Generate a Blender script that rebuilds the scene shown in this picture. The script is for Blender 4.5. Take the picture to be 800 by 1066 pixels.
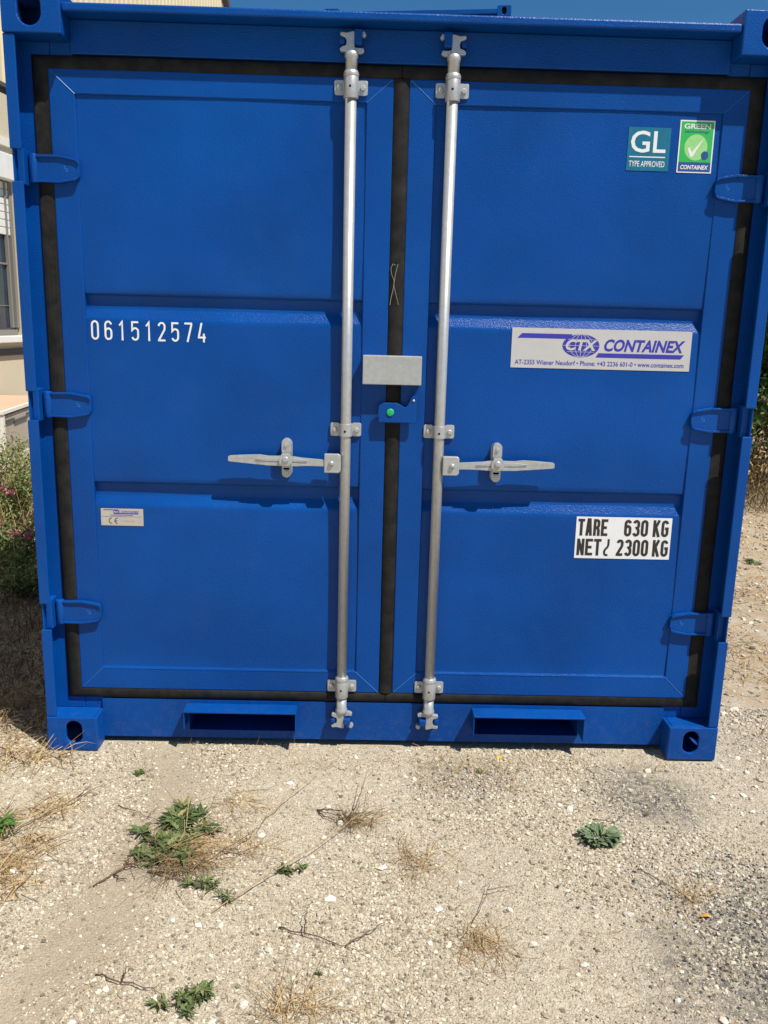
import bpy, bmesh, math, random
import numpy as np
from mathutils import Vector, Matrix
for o in list(bpy.data.objects): bpy.data.objects.remove(o, do_unlink=True)
sc = bpy.context.scene
COL = sc.collection
random.seed(4); RNG = np.random.default_rng(7)
R = math.radians

# ------------------------------------------------------------------ camera
camd = bpy.data.cameras.new('camera'); cam = bpy.data.objects.new('camera', camd); COL.objects.link(cam)
CP = Vector((-0.0712, -2.5874, 1.4003)); YAW, PITCH, ROLL = -0.01944, -0.2196, 0.02586
cf = Vector((-math.sin(YAW)*math.cos(PITCH), math.cos(YAW)*math.cos(PITCH), math.sin(PITCH)))
cr = Vector((math.cos(YAW), math.sin(YAW), 0)); cu = cr.cross(cf)
r2 = cr*math.cos(ROLL) + cu*math.sin(ROLL); u2 = -cr*math.sin(ROLL) + cu*math.cos(ROLL)
cam.matrix_world = Matrix(((r2.x, u2.x, -cf.x, CP.x), (r2.y, u2.y, -cf.y, CP.y), (r2.z, u2.z, -cf.z, CP.z), (0, 0, 0, 1)))
camd.sensor_fit = 'VERTICAL'; camd.sensor_height = 24; camd.lens = 893.1/1066*24
camd.clip_start = 0.05; camd.clip_end = 2000
sc.camera = cam
sc.render.resolution_x = 768; sc.render.resolution_y = 1024
# ------------------------------------------------------------------ light
SUND = Vector((-1.12, 1.0, -2.45)).normalized()       # way the sunlight travels
w = bpy.data.worlds.new('World'); sc.world = w; w.use_nodes = True
nt = w.node_tree; nt.nodes.clear()
sky = nt.nodes.new('ShaderNodeTexSky'); sky.sky_type = 'NISHITA'; sky.sun_disc = False
sky.sun_elevation = math.asin(-SUND.z); sky.sun_rotation = math.atan2(-SUND.x, -SUND.y)
sky.air_density = 1.0; sky.dust_density = 0.05; sky.ozone_density = 4.0
bg = nt.nodes.new('ShaderNodeBackground'); bg.inputs['Strength'].default_value = 0.05
out = nt.nodes.new('ShaderNodeOutputWorld')
hs = nt.nodes.new('ShaderNodeHueSaturation'); hs.inputs['Saturation'].default_value = 1.3; hs.inputs['Value'].default_value = 1.42
nt.links.new(sky.outputs[0], hs.inputs['Color']); nt.links.new(hs.outputs[0], bg.inputs[0]); nt.links.new(bg.outputs[0], out.inputs[0])
sd = bpy.data.lights.new('sun', 'SUN'); sd.energy = 5.0; sd.angle = R(0.53); sd.color = (1.0, 0.945, 0.85)
sun = bpy.data.objects.new('sun', sd); COL.objects.link(sun)
sun.rotation_euler = SUND.to_track_quat('-Z', 'Y').to_euler()
sc.view_settings.view_transform = 'Standard'; sc.view_settings.look = 'None'
sc.view_settings.exposure = 0.32; sc.view_settings.gamma = 1.0

# ------------------------------------------------------------------ materials
class NT:
    def __init__(s, name):
        s.m = bpy.data.materials.new(name); s.m.use_nodes = True; s.t = s.m.node_tree
        s.b = s.t.nodes['Principled BSDF']; s.o = s.t.nodes['Material Output']
        s.tc = s.t.nodes.new('ShaderNodeTexCoord')
    def n(s, typ, **kw):
        x = s.t.nodes.new(typ)
        for k, v in kw.items():
            if k in x.inputs: x.inputs[k].default_value = v
            else: setattr(x, k, v)
        return x
    def l(s, a, b): s.t.links.new(a, b)
    def noise(s, scale, detail=4, rough=.55, vec=None, dist=0):
        x = s.n('ShaderNodeTexNoise'); x.inputs['Scale'].default_value = scale; x.inputs['Detail'].default_value = detail
        x.inputs['Roughness'].default_value = rough; x.inputs['Distortion'].default_value = dist
        s.l(vec or s.tc.outputs['Object'], x.inputs['Vector']); return x
    def voro(s, scale, feature='F1', vec=None):
        x = s.n('ShaderNodeTexVoronoi'); x.feature = feature; x.inputs['Scale'].default_value = scale
        s.l(vec or s.tc.outputs['Object'], x.inputs['Vector']); return x
    def ramp(s, fac, stops):
        x = s.n('ShaderNodeValToRGB'); e = x.color_ramp.elements
        while len(e) < len(stops): e.new(.5)
        for i, (p, c) in enumerate(stops): e[i].position = p; e[i].color = (*c, 1) if len(c) == 3 else c
        s.l(fac, x.inputs[0]); return x.outputs[0]
    def g(s, fac, a, b, va=0, vb=1):
        x = s.n('ShaderNodeMapRange'); x.inputs[1].default_value = a; x.inputs[2].default_value = b
        x.inputs[3].default_value = va; x.inputs[4].default_value = vb; s.l(fac, x.inputs[0]); return x.outputs[0]
    def mix(s, fac, a, b, mode='MIX'):
        x = s.n('ShaderNodeMix'); x.data_type = 'RGBA'; x.blend_type = mode
        for i, v in ((0, fac), (6, a), (7, b)):
            if isinstance(v, (int, float)): x.inputs[i].default_value = v
            elif isinstance(v, tuple): x.inputs[i].default_value = (*v, 1)
            else: s.l(v, x.inputs[i])
        return x.outputs[2]
    def mth(s, op, a, b=0.0, c=None):
        x = s.n('ShaderNodeMath'); x.operation = op
        for i, v in enumerate((a, b) if c is None else (a, b, c)):
            if isinstance(v, (int, float)): x.inputs[i].default_value = v
            else: s.l(v, x.inputs[i])
        return x.outputs[0]
    def bump(s, h, strength=.3, dist=.01, prev=None):
        x = s.n('ShaderNodeBump'); x.inputs['Strength'].default_value = strength; x.inputs['Distance'].default_value = dist
        s.l(h, x.inputs['Height'])
        if prev is not None: s.l(prev, x.inputs['Normal'])
        return x.outputs[0]
    def fin(s, col=None, rough=None, normal=None, **kw):
        for k, v in (('Base Color', col), ('Roughness', rough), ('Normal', normal)):
            if v is None: continue
            if isinstance(v, (int, float)): s.b.inputs[k].default_value = v
            elif isinstance(v, tuple): s.b.inputs[k].default_value = (*v, 1)
            else: s.l(v, s.b.inputs[k])
        for k, v in kw.items(): s.b.inputs[k].default_value = v
        return s.m

def m_blue():
    s = NT('blue_paint')
    big = s.noise(2.3, 3); mid = s.noise(14, 4); fine = s.noise(230, 2, .6); dust = s.noise(6, 8, .7)
    c = s.mix(s.g(big.outputs[0], .3, .7), (.0006, .049, .238), (.0010, .068, .318))
    c = s.mix(s.g(dust.outputs[0], .52, .8, 0, .035), c, (.12, .17, .24))
    sz = s.n('ShaderNodeSeparateXYZ'); s.l(s.tc.outputs['Object'], sz.inputs[0]); gr = s.noise(38, 6, .75)
    low = s.mth('MULTIPLY', s.g(sz.outputs[2], .20, .03), s.g(gr.outputs[0], .48, .68)); c = s.mix(s.mth('MULTIPLY', low, .07), c, (.30, .28, .24))
    sp = s.voro(420)
    c = s.mix(s.g(sp.outputs['Distance'], .0, .16, .10, 0), c, (.03, .18, .55))
    n = s.bump(fine.outputs[0], .7, .0020)
    n = s.bump(mid.outputs[0], .10, .004, n)
    n = s.bump(big.outputs[0], .25, .02, n)
    s.l(n, s.b.inputs['Coat Normal'])
    return s.fin(c, s.g(dust.outputs[0], .3, .8, .44, .54), n, **{'Specular IOR Level': .04, 'Coat Weight': .34, 'Coat Roughness': .27})
def m_plain(name, col, rough=.5, metal=0, bs=0, bd=.002, sc_=60, var=.15, spec=.5):
    s = NT(name); a = s.noise(sc_, 5, .6); b = s.noise(sc_*.12, 3)
    c = s.mix(s.g(a.outputs[0], .3, .7), tuple(v*(1-var) for v in col), tuple(min(1, v*(1+var)) for v in col))
    c = s.mix(s.g(b.outputs[0], .35, .7, 0, .35), c, tuple(v*(1-var*1.5) for v in col))
    n = s.bump(a.outputs[0], bs, bd) if bs else None
    return s.fin(c, s.g(a.outputs[0], .3, .7, rough*.85, min(1, rough*1.15)), n, Metallic=metal, **{'Specular IOR Level': spec})
def m_zinc():
    s = NT('galvanised_steel'); v = s.voro(95); a = s.noise(30, 6, .65); f = s.noise(260, 3)
    c = s.mix(v.outputs['Color'], (.44, .45, .45), (.51, .52, .52))
    c = s.mix(s.g(a.outputs[0], .45, .75, 0, .6), c, (.39, .385, .365))
    n = s.bump(f.outputs[0], .18, .001); n = s.bump(a.outputs[0], .15, .002, n)
    return s.fin(c, s.g(a.outputs[0], .3, .7, .36, .46), n, Metallic=.5)
def m_rubber():
    s = NT('black_rubber_seal'); a = s.noise(25, 6, .7); f = s.noise(180, 3)
    c = s.mix(s.g(a.outputs[0], .4, .75), (.009, .009, .009), (.028, .026, .023))
    return s.fin(c, .7, s.bump(f.outputs[0], .2, .001), **{'Specular IOR Level': .2})
def m_ground():
    s = NT('gravelly_dirt'); P = s.tc.outputs['Object']
    n1 = s.noise(1.3, 6, .6); n2 = s.noise(7, 6, .65); n3 = s.noise(45, 5, .7); n4 = s.noise(210, 3, .7)
    v1 = s.voro(75); v2 = s.voro(190); v3 = s.voro(34)
    c = s.mix(s.g(n1.outputs[0], .35, .65), (.42, .35, .245), (.51, .435, .32))
    c = s.mix(s.g(n2.outputs[0], .38, .68, 0, .8), c, (.40, .315, .205))
    c = s.mix(s.g(n3.outputs[0], .45, .72, 0, .55), c, (.60, .555, .455))
    st = s.ramp(v1.outputs['Color'], [(0, (.20, .17, .13)), (.3, (.40, .34, .25)), (.6, (.52, .47, .37)), (1, (.68, .64, .54))])
    c = s.mix(s.g(n2.outputs[0], .35, .6, .25, .55), c, st)
    st2 = s.ramp(v2.outputs['Color'], [(0, (.22, .185, .14)), (.5, (.46, .40, .30)), (1, (.68, .63, .53))])
    c = s.mix(.35, c, st2)
    v4 = s.voro(330); c = s.mix(s.g(v4.outputs['Color'], .0, .35, .55, 0), c, (.17, .14, .105)); c = s.mix(s.g(v4.outputs['Color'], .72, .95, 0, .6), c, (.70, .65, .54))
    # dark bitumen crumbs lower right and grey patches
    def spot(x, y, rad):
        d = s.n('ShaderNodeVectorMath'); d.operation = 'DISTANCE'; d.inputs[1].default_value = (x, y, 0); s.l(P, d.inputs[0])
        return s.g(s.mth('ADD', d.outputs['Value'], s.mth('MULTIPLY', s.mth('SUBTRACT', n2.outputs[0], .5), 1.1*rad)), rad, rad*.45, 0, 1)
    dk = s.mth('MAXIMUM', spot(1.0, -1.0, .52), spot(.80, -.22, .22)); dk = s.mth('MAXIMUM', dk, s.mth('MULTIPLY', spot(.26, -.15, .20), .7))
    dk = s.mth('MULTIPLY', dk, s.g(n3.outputs[0], .36, .56))
    c = s.mix(s.mth('MULTIPLY', dk, .9), c, (.105, .10, .093))
    # compacted wheel track on the left: finer, plain tan
    sep = s.n('ShaderNodeSeparateXYZ'); s.l(P, sep.inputs[0])
    tx = s.mth('ABSOLUTE', s.mth('SUBTRACT', s.mth('ADD', sep.outputs[0], s.mth('MULTIPLY', s.mth('SUBTRACT', n1.outputs[0], .5), .35)), -.70))
    tr = s.mth('MULTIPLY', s.g(tx, .20, .07), s.g(sep.outputs[1], .2, -.15))
    c = s.mix(s.mth('MULTIPLY', tr, .72), c, (.355, .295, .215))
    c = s.mix(s.g(v3.outputs['Distance'], .0, .07, .5, 0), c, (.62, .58, .49))
    rt = s.mth('MULTIPLY', s.g(sep.outputs[0], 1.15, 1.5), s.g(sep.outputs[1], -.1, .4)); c = s.mix(s.mth('MULTIPLY', rt, s.g(n2.outputs[0], .36, .62, .05, .7)), c, (.37, .25, .13))
    edge = s.voro(75, 'DISTANCE_TO_EDGE')
    n = s.bump(n3.outputs[0], .6, .006); n = s.bump(n4.outputs[0], .9, .004, n)
    n = s.bump(s.g(v2.outputs['Distance'], 0, .6, 1, 0), .55, .003, n)
    n = s.bump(s.g(edge.outputs['Distance'], 0, .3), .25, .003, n)
    return s.fin(c, .93, n, **{'Specular IOR Level': .2})
def m_island(name, stops, rough=.9, trans=0, sub=None, bump=None, spec=.25):
    s = NT(name); gm = s.n('ShaderNodeNewGeometry'); c = s.ramp(gm.outputs['Random Per Island'], stops)
    nz = s.noise(bump or 90, 4); c = s.mix(s.g(nz.outputs[0], .35, .7, 0, .25), c, tuple(v*.7 for v in stops[0][1]))
    n = s.bump(nz.outputs[0], .4, .002)
    s.fin(c, rough, n, **{'Specular IOR Level': spec})
    if trans:
        t = s.n('ShaderNodeBsdfTranslucent'); s.l(c, t.inputs[0]); mx = s.n('ShaderNodeMixShader'); mx.inputs[0].default_value = trans
        s.l(s.b.outputs[0], mx.inputs[1]); s.l(t.outputs[0], mx.inputs[2]); s.l(mx.outputs[0], s.o.inputs[0])
    return s.m
M = {}
M['blue'] = m_blue(); M['zinc'] = m_zinc(); M['rubber'] = m_rubber(); M['ground'] = m_ground()
M['hole'] = m_plain('painted_hole_shade', (.002, .002, .003), .95, spec=.05)  # near-black colour painted in for the shade inside holes
M['keeper'] = M['blue']
M['white'] = m_plain('white_vinyl', (.74, .75, .76), .35, var=.03, sc_=20)
M['silver'] = m_plain('silver_vinyl', (.50, .49, .49), .38, var=.04, sc_=20)
M['silver2'] = m_plain('silver_tan_foil', (.47, .43, .37), .4, var=.08, sc_=60)
M['logo'] = m_plain('violet_blue_print', (.035, .035, .36), .4, var=.05)
M['black'] = m_plain('black_print', (.028, .022, .018), .45, var=.1)
M['teal'] = m_plain('teal_print', (.004, .135, .24), .4, var=.05)
M['green'] = m_plain('green_print', (.03, .42, .08), .4, var=.05)
M['lgreen'] = m_plain('light_green_print', (.30, .62, .22), .4, var=.08)
M['navy'] = m_plain('navy_print', (.02, .07, .26), .4, var=.05)
M['greendot'] = m_plain('green_plastic', (.01, .42, .13), .4, var=.1)
M['chalk'] = m_plain('yellow_chalk', (.22, .22, .16), .8, var=.3, sc_=300)
M['weld'] = m_plain('blue_weld_ridge', (.03, .16, .52), .35, var=.1)
M['peb'] = m_island('limestone_pebbles', [(0, (.14, .12, .09)), (.12, (.29, .245, .18)), (.4, (.45, .385, .28)), (.85, (.60, .535, .415)), (1, (.74, .70, .59))], bump=120)
M['stone'] = m_island('pale_stones', [(0, (.34, .29, .215)), (.5, (.56, .51, .41)), (1, (.78, .74, .65))], bump=60)
M['pebdark'] = m_island('bitumen_crumbs', [(0, (.035, .034, .033)), (.55, (.10, .095, .09)), (.75, (.28, .26, .23)), (1, (.62, .58, .5))], bump=120)
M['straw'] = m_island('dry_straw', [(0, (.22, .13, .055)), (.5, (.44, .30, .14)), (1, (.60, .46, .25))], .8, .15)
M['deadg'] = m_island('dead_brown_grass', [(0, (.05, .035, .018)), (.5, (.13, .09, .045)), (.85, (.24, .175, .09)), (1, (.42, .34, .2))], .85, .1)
M['twig'] = m_island('brown_twig', [(0, (.07, .045, .03)), (1, (.16, .10, .06))], .85)
M['weed'] = m_island('weed_leaf', [(0, (.06, .085, .03)), (.45, (.105, .15, .05)), (.85, (.19, .235, .095)), (1, (.36, .31, .14))], .6, .15)
M['weedlt'] = m_island('young_weed_leaf', [(0, (.06, .14, .03)), (1, (.14, .26, .06))], .6, .2)
M['succ'] = m_island('rosette_leaf', [(0, (.10, .15, .075)), (1, (.20, .265, .14))], .55, .08)
M['leafL'] = m_island('shrub_leaf', [(0, (.08, .11, .03)), (.6, (.19, .25, .08)), (1, (.38, .40, .17))], .6, .25)
M['leafR'] = m_island('tree_leaf', [(0, (.025, .055, .012)), (.6, (.065, .13, .025)), (1, (.16, .24, .05))], .5, .3)
M['pink'] = m_island('pink_petal', [(0, (.42, .08, .16)), (1, (.62, .22, .32))], .7, .2)
M['yellow'] = m_island('yellow_petal', [(0, (.75, .50, .02)), (1, (.85, .65, .05))], .7, .2)
M['orangeleaf'] = m_island('orange_dead_leaf', [(0, (.62, .32, .06)), (1, (.70, .40, .10))], .7, .2)
M['bark'] = m_plain('grey_bark', (.16, .13, .10), .9, bs=.6, bd=.01, sc_=30, var=.35)
M['cream'] = m_plain('cream_render', (.56, .49, .36), .9, bs=.15, bd=.003, sc_=90, var=.06)
M['creamclad'] = m_plain('cream_cladding', (.66, .57, .38), .6, var=.05, sc_=8)
M['wpaint'] = m_plain('white_painted_metal', (.74, .74, .70), .45, var=.05, sc_=9)
M['offw'] = m_plain('off_white_trim', (.72, .70, .62), .6, var=.07, sc_=30)
M['greyfr'] = m_plain('grey_window_frame', (.22, .21, .185), .5, var=.06)
M['dkgrey'] = m_plain('dark_grey_trim', (.07, .07, .075), .6, var=.1)
M['orange'] = m_plain('faded_orange_lid', (.64, .38, .26), .7, var=.1, sc_=20)
M['boxgrey'] = m_plain('weathered_grey_board', (.40, .35, .29), .85, bs=.3, bd=.003, sc_=45, var=.16)
def m_glass():
    s = NT('dark_window_glass'); a = s.noise(4, 3)
    return s.fin(s.mix(s.g(a.outputs[0], .3, .7), (.012, .02, .035), (.03, .05, .08)), .06, None, **{'Specular IOR Level': .8})
M['glass'] = m_glass()

# ------------------------------------------------------------------ mesh helper
def tag(o, label=None, cat=None, group=None, kind=None):
    if label: o['label'] = label
    if cat: o['category'] = cat
    if group: o['group'] = group
    if kind: o['kind'] = kind
    return o
def empty(name, loc=(0, 0, 0), rz=0, **kw):
    o = bpy.data.objects.new(name, None); COL.objects.link(o); o.location = loc; o.rotation_euler = (0, 0, rz)
    o.empty_display_size = .1
    return tag(o, **kw)
class MB:
    def __init__(s): s.v = []; s.f = []; s.mi = []; s.sm = []; s.mats = []
    def mat(s, m):
        if m not in s.mats: s.mats.append(m)
        return s.mats.index(m)
    def add(s, vs, fs, m='blue', smooth=False):
        b = len(s.v); s.v += [tuple(v) for v in vs]; k = s.mat(m)
        for f in fs: s.f.append([b+i for i in f]); s.mi.append(k); s.sm.append(smooth)
        return s
    def box(s, x0, x1, y0, y1, z0, z1, m='blue'):
        vs = [(x, y, z) for x in (x0, x1) for y in (y0, y1) for z in (z0, z1)]
        return s.add(vs, [(0, 1, 3, 2), (4, 6, 7, 5), (0, 4, 5, 1), (2, 3, 7, 6), (0, 2, 6, 4), (1, 5, 7, 3)], m)
    def prism(s, pts, y0, y1, m='blue', axis='y'):
        """outline in x,z pushed from y0 to y1 (axis y); axis x: outline is y,z; axis z: outline is x,y"""
        n = len(pts)
        def P(p, d): return (p[0], d, p[1]) if axis == 'y' else ((d, p[0], p[1]) if axis == 'x' else (p[0], p[1], d))
        vs = [P(p, y0) for p in pts] + [P(p, y1) for p in pts]
        fs = [tuple(range(n)), tuple(range(2*n-1, n-1, -1))] + [(i, i+n, (i+1) % n+n, (i+1) % n) for i in range(n)]
        return s.add(vs, fs, m)
    def flat(s, pts, y, m): return s.add([(p[0], y, p[1]) for p in pts], [tuple(range(len(pts)))], m)
    def holeplate(s, a0, a1, b0, b1, hole, d0, d1, m='blue', axis='y'):
        """rectangular plate with a hole (list of pts, counterclockwise starting at angle 0)"""
        n = len(hole); cx = sum(p[0] for p in hole)/n; cz = sum(p[1] for p in hole)/n
        outp = []
        for p in hole:
            dx, dz = p[0]-cx, p[1]-cz; k = 1e9
            if dx > 1e-9: k = min(k, (a1-cx)/dx)
            if dx < -1e-9: k = min(k, (a0-cx)/dx)
            if dz > 1e-9: k = min(k, (b1-cz)/dz)
            if dz < -1e-9: k = min(k, (b0-cz)/dz)
            outp.append([cx+dx*k, cz+dz*k])
        for c in ((a0, b0), (a1, b0), (a1, b1), (a0, b1)):      # snap nearest to corners
            i = min(range(n), key=lambda i: (outp[i][0]-c[0])**2+(outp[i][1]-c[1])**2); outp[i] = list(c)
        def P(p, d): return (p[0], d, p[1]) if axis == 'y' else ((d, p[0], p[1]) if axis == 'x' else (p[0], p[1], d))
        vs = [P(p, d) for d in (d0, d1) for p in outp] + [P(p, d) for d in (d0, d1) for p in hole]
        fs = []
        for i in range(n):
            j = (i+1) % n
            fs += [(i, j, 2*n+j, 2*n+i), (n+j, n+i, 3*n+i, 3*n+j), (i, n+i, n+j, j), (2*n+i, 2*n+j, 3*n+j, 3*n+i)]
        return s.add(vs, fs, m)
    def lathe(s, prof, cx, cy, n=24, m='zinc', axis='z', smooth=True):
        vs = []; fs = []; k = len(prof)
        for (r, z) in prof:
            for i in range(n):
                a = 2*math.pi*i/n; p = (r*math.cos(a), r*math.sin(a))
                vs.append((cx+p[0], cy+p[1], z) if axis == 'z' else ((cx+p[0], z, cy+p[1]) if axis == 'y' else (z, cx+p[0], cy+p[1])))
        for j in range(k-1):
            for i in range(n): fs.append((j*n+i, j*n+(i+1) % n, (j+1)*n+(i+1) % n, (j+1)*n+i))
        fs += [tuple(range(n))[::-1], tuple(range((k-1)*n, k*n))]
        return s.add(vs, fs, m, smooth)
    def tube(s, pts, rad, n=6, m='twig', smooth=True):
        pts = [Vector(p) for p in pts]; k = len(pts); vs = []; fs = []
        rads = rad if isinstance(rad, (list, tuple)) else [rad]*k
        for j, p in enumerate(pts):
            t = (pts[min(j+1, k-1)]-pts[max(j-1, 0)]).normalized(); a = t.cross(Vector((0.13, .31, .94))).normalized(); b = t.cross(a)
            for i in range(n):
                q = 2*math.pi*i/n; vs.append(p+(a*math.cos(q)+b*math.sin(q))*rads[j])
        for j in range(k-1):
            for i in range(n): fs.append((j*n+i, j*n+(i+1) % n, (j+1)*n+(i+1) % n, (j+1)*n+i))
        fs += [tuple(range(n))[::-1], tuple(range((k-1)*n, k*n))]
        return s.add(vs, fs, m, smooth)
    def stroke(s, pts, t, y, m, closed=False):
        pts = [p for i, p in enumerate(pts) if i == 0 or math.dist(p, pts[i-1]) > 1e-4]
        if closed and math.dist(pts[0], pts[-1]) < 1e-4: pts = pts[:-1]
        n = len(pts); L = []; Rr = []
        for i in range(n):
            p = Vector(pts[i]); a = Vector(pts[i-1]) if (closed or i > 0) else None; b = Vector(pts[(i+1) % n]) if (closed or i < n-1) else None
            d0 = (p-a).normalized() if a is not None else None; d1 = (b-p).normalized() if b is not None else None
            if d0 is None: d0 = d1
            if d1 is None: d1 = d0
            n0 = Vector((-d0.y, d0.x)); n1 = Vector((-d1.y, d1.x)); mm = (n0+n1)
            mm = mm.normalized() if mm.length > 1e-6 else n0
            k = min(1/max(.35, mm.dot(n0)), 2.2)*t/2
            L.append(p+mm*k); Rr.append(p-mm*k)
        vs = [(p.x, y, p.y) for p in L]+[(p.x, y, p.y) for p in Rr]
        fs = [(i, (i+1) % n, n+(i+1) % n, n+i) for i in range(n if closed else n-1)]
        return s.add(vs, fs, m)
    def build(s, name, parent=None, bevel=0, loc=None, seg=2, angle=35, recalc=True):
        me = bpy.data.meshes.new(name); me.from_pydata(s.v, [], s.f)
        for mm in s.mats: me.materials.append(M[mm])
        me.polygons.foreach_set('material_index', s.mi); me.polygons.foreach_set('use_smooth', s.sm)
        if recalc:
            b = bmesh.new(); b.from_mesh(me); bmesh.ops.recalc_face_normals(b, faces=b.faces); b.to_mesh(me); b.free()
        me.update()
        o = bpy.data.objects.new(name, me); COL.objects.link(o)
        if parent is not None: o.parent = parent
        if loc is not None: o.location = loc
        if bevel:
            md = o.modifiers.new('bevel', 'BEVEL'); md.width = bevel; md.segments = seg; md.limit_method = 'ANGLE'; md.angle_limit = R(angle)
            md.harden_normals = False
        return o
def np_mesh(name, V, F, mats, mi=None, parent=None, loc=None, smooth=False):
    """V (n,3), F (m,k) arrays"""
    me = bpy.data.meshes.new(name); nv = len(V); nf, k = F.shape
    me.vertices.add(nv); me.vertices.foreach_set('co', np.asarray(V, np.float32).ravel())
    me.loops.add(nf*k); me.loops.foreach_set('vertex_index', F.astype(np.int32).ravel())
    me.polygons.add(nf); me.polygons.foreach_set('loop_start', np.arange(0, nf*k, k, dtype=np.int32))
    me.polygons.foreach_set('loop_total', np.full(nf, k, np.int32))
    if mi is not None: me.polygons.foreach_set('material_index', np.asarray(mi, np.int32))
    me.polygons.foreach_set('use_smooth', np.full(nf, smooth))
    for mm in mats: me.materials.append(M[mm])
    me.update(calc_edges=True); me.validate()
    o = bpy.data.objects.new(name, me); COL.objects.link(o)
    if parent is not None: o.parent = parent
    if loc is not None: o.location = loc
    return o
def oval(cx, cz, hx, hz, n=24):
    """rounded slot: half sizes hx, hz"""
    pts = []; r = min(hx, hz)
    for i in range(n):
        a = 2*math.pi*(i+.5)/n
        pts.append((cx+math.copysign(hx-r, math.cos(a))+r*math.cos(a), cz+math.copysign(hz-r, math.sin(a))+r*math.sin(a)))
    return pts
def arc(cx, cz, rx, rz, a0, a1, n=8):
    return [(cx+rx*math.cos(R(a0+(a1-a0)*i/n)), cz+rz*math.sin(R(a0+(a1-a0)*i/n))) for i in range(n+1)]

# ------------------------------------------------------------------ lettering
def glyph(ch, x, z, w_, h, t, mb, m, y, shear=0):
    """stroke letters inside the box x..x+w_, z..z+h; t = stroke thickness"""
    i = t/2; X0, X1, Z0, Z1 = i, w_-i, i, h-i; cx = w_/2; r = min((X1-X0)/2, h*.22); rz = r*1.15
    def rr(z0, z1):   # rounded ring
        return arc(X1-r, z1-rz, r, rz, 0, 90, 4)+arc(X0+r, z1-rz, r, rz, 90, 180, 4)+arc(X0+r, z0+rz, r, rz, 180, 270, 4)+arc(X1-r, z0+rz, r, rz, 270, 360, 4)
    S = []; mid = h*.5
    if ch in '0O': S = [(rr(Z0, Z1), True)]
    elif ch == '1': S = [([(X0+.1*w_, h-h*.24), (cx+.08*w_, h-i*.8), (cx+.08*w_, 0)], False)]
    elif ch == '2': S = [(arc(cx, Z1-rz, (X1-X0)/2, rz, 175, 0, 7)+[(X1-.03*w_, h*.6), (X0, Z0+.02*h), (X0, Z0), (X1+i*.6, Z0)], False)]
    elif ch == '3': S = [(arc(cx, Z1-rz, (X1-X0)/2, rz, 170, 0, 6)+arc(X1-r, mid+rz*1.0, r, rz, 0, -90, 4)+[(cx-.06*w_, mid)], False), ([(cx-.02*w_, mid-.001)]+arc(X1-r, mid-rz, r, rz, 90, 0, 4)+arc(cx, Z0+rz, (X1-X0)/2, rz, 0, -170, 6), False)]
    elif ch == '4': S = [([(w_*.48, h), (X0, h*.28), (X0, h*.25), (w_, h*.25)], False), ([(X1-.12*w_, h*.45), (X1-.12*w_, 0)], False)]
    elif ch == '5': S = [([(X1+i*.5, Z1), (X0+.03*w_, Z1), (X0, mid+.03*h)]+arc(cx, mid-.0*h, (X1-X0)/2, rz*.8, 120, 0, 5)+arc(cx, Z0+rz, (X1-X0)/2, rz, 0, -165, 7), False)]
    elif ch == '6': S = [(rr(Z0, mid+.1*h), True), ([(X0, mid*.7)]+[(X0, Z1-rz)]+arc(cx, Z1-rz, (X1-X0)/2, rz, 180, 10, 6), False)]
    elif ch == '7': S = [([(0, Z1), (X1, Z1), (X1, Z1-.08*h), (w_*.36, 0)], False)]
    elif ch == 'T': S = [([(0, Z1), (w_, Z1)], False), ([(cx, Z1), (cx, 0)], False)]
    elif ch == 'A': S = [([(X0, 0), (cx-.10*w_, h-i*.5), (cx+.10*w_, h-i*.5), (X1, 0)], False), ([(X0+.10*w_, h*.27), (X1-.10*w_, h*.27)], False)]
    elif ch == 'R': S = [([(X0, 0), (X0, Z1)]+arc(X1-r, Z1-rz, r, rz, 90, 0, 4)+arc(X1-r, mid+rz, r, rz, 0, -90, 4)+[(X0, mid)], False), ([(cx, mid), (X1-r*.3, mid-.08*h), (X1, mid-.2*h), (X1, 0)], False)]
    elif ch == 'E': S = [([(w_, Z1), (X0, Z1), (X0, Z0), (w_, Z0)], False), ([(X0, mid), (w_*.86, mid)], False)]
    elif ch == 'N': S = [([(X0, 0), (X0, h)], False), ([(X1, 0), (X1, h)], False), ([(X0, h*.97), (X1, h*.03)], False)]
    elif ch == 'K': S = [([(X0, 0), (X0, h)], False), ([(X0, h*.38), (X1, h)], False), ([(X0+.22*w_, h*.56), (X1+.02*w_, 0)], False)]
    elif ch == 'G': S = [(arc(cx, Z1-rz, (X1-X0)/2, rz, 8, 180, 7)+arc(cx, Z0+rz, (X1-X0)/2, rz, 180, 360, 8)+[(X1, mid), (cx, mid)], False)]
    elif ch == 'C': S = [(arc(cx, Z1-rz, (X1-X0)/2, rz, 0, 180, 7)+arc(cx, Z0+rz, (X1-X0)/2, rz, 180, 360, 8), False)]
    elif ch == 'I': S = [([(cx, 0), (cx, h)], False)]
    elif ch == 'X': S = [([(X0, 0), (X1, h)], False), ([(X0, h), (X1, 0)], False)]
    elif ch == 'V': S = [([(X0, h), (cx, 0), (X1, h)], False)]
    for k, (p, cl) in enumerate(S):
        q = [(x+a+shear*b, z+b) for a, b in p]
        mb.stroke(q, t, y-.00008*k, m, cl)
def word(txt, x, z, w_, h, gap, t, mb, m, y, shear=0, space=.6):
    for ch in txt:
        if ch == ' ': x += w_*space; continue
        ww = w_*(.42 if ch == 'I' else 1)
        glyph(ch, x, z, ww, h, t, mb, m, y, shear); x += ww+gap
    return x
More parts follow.
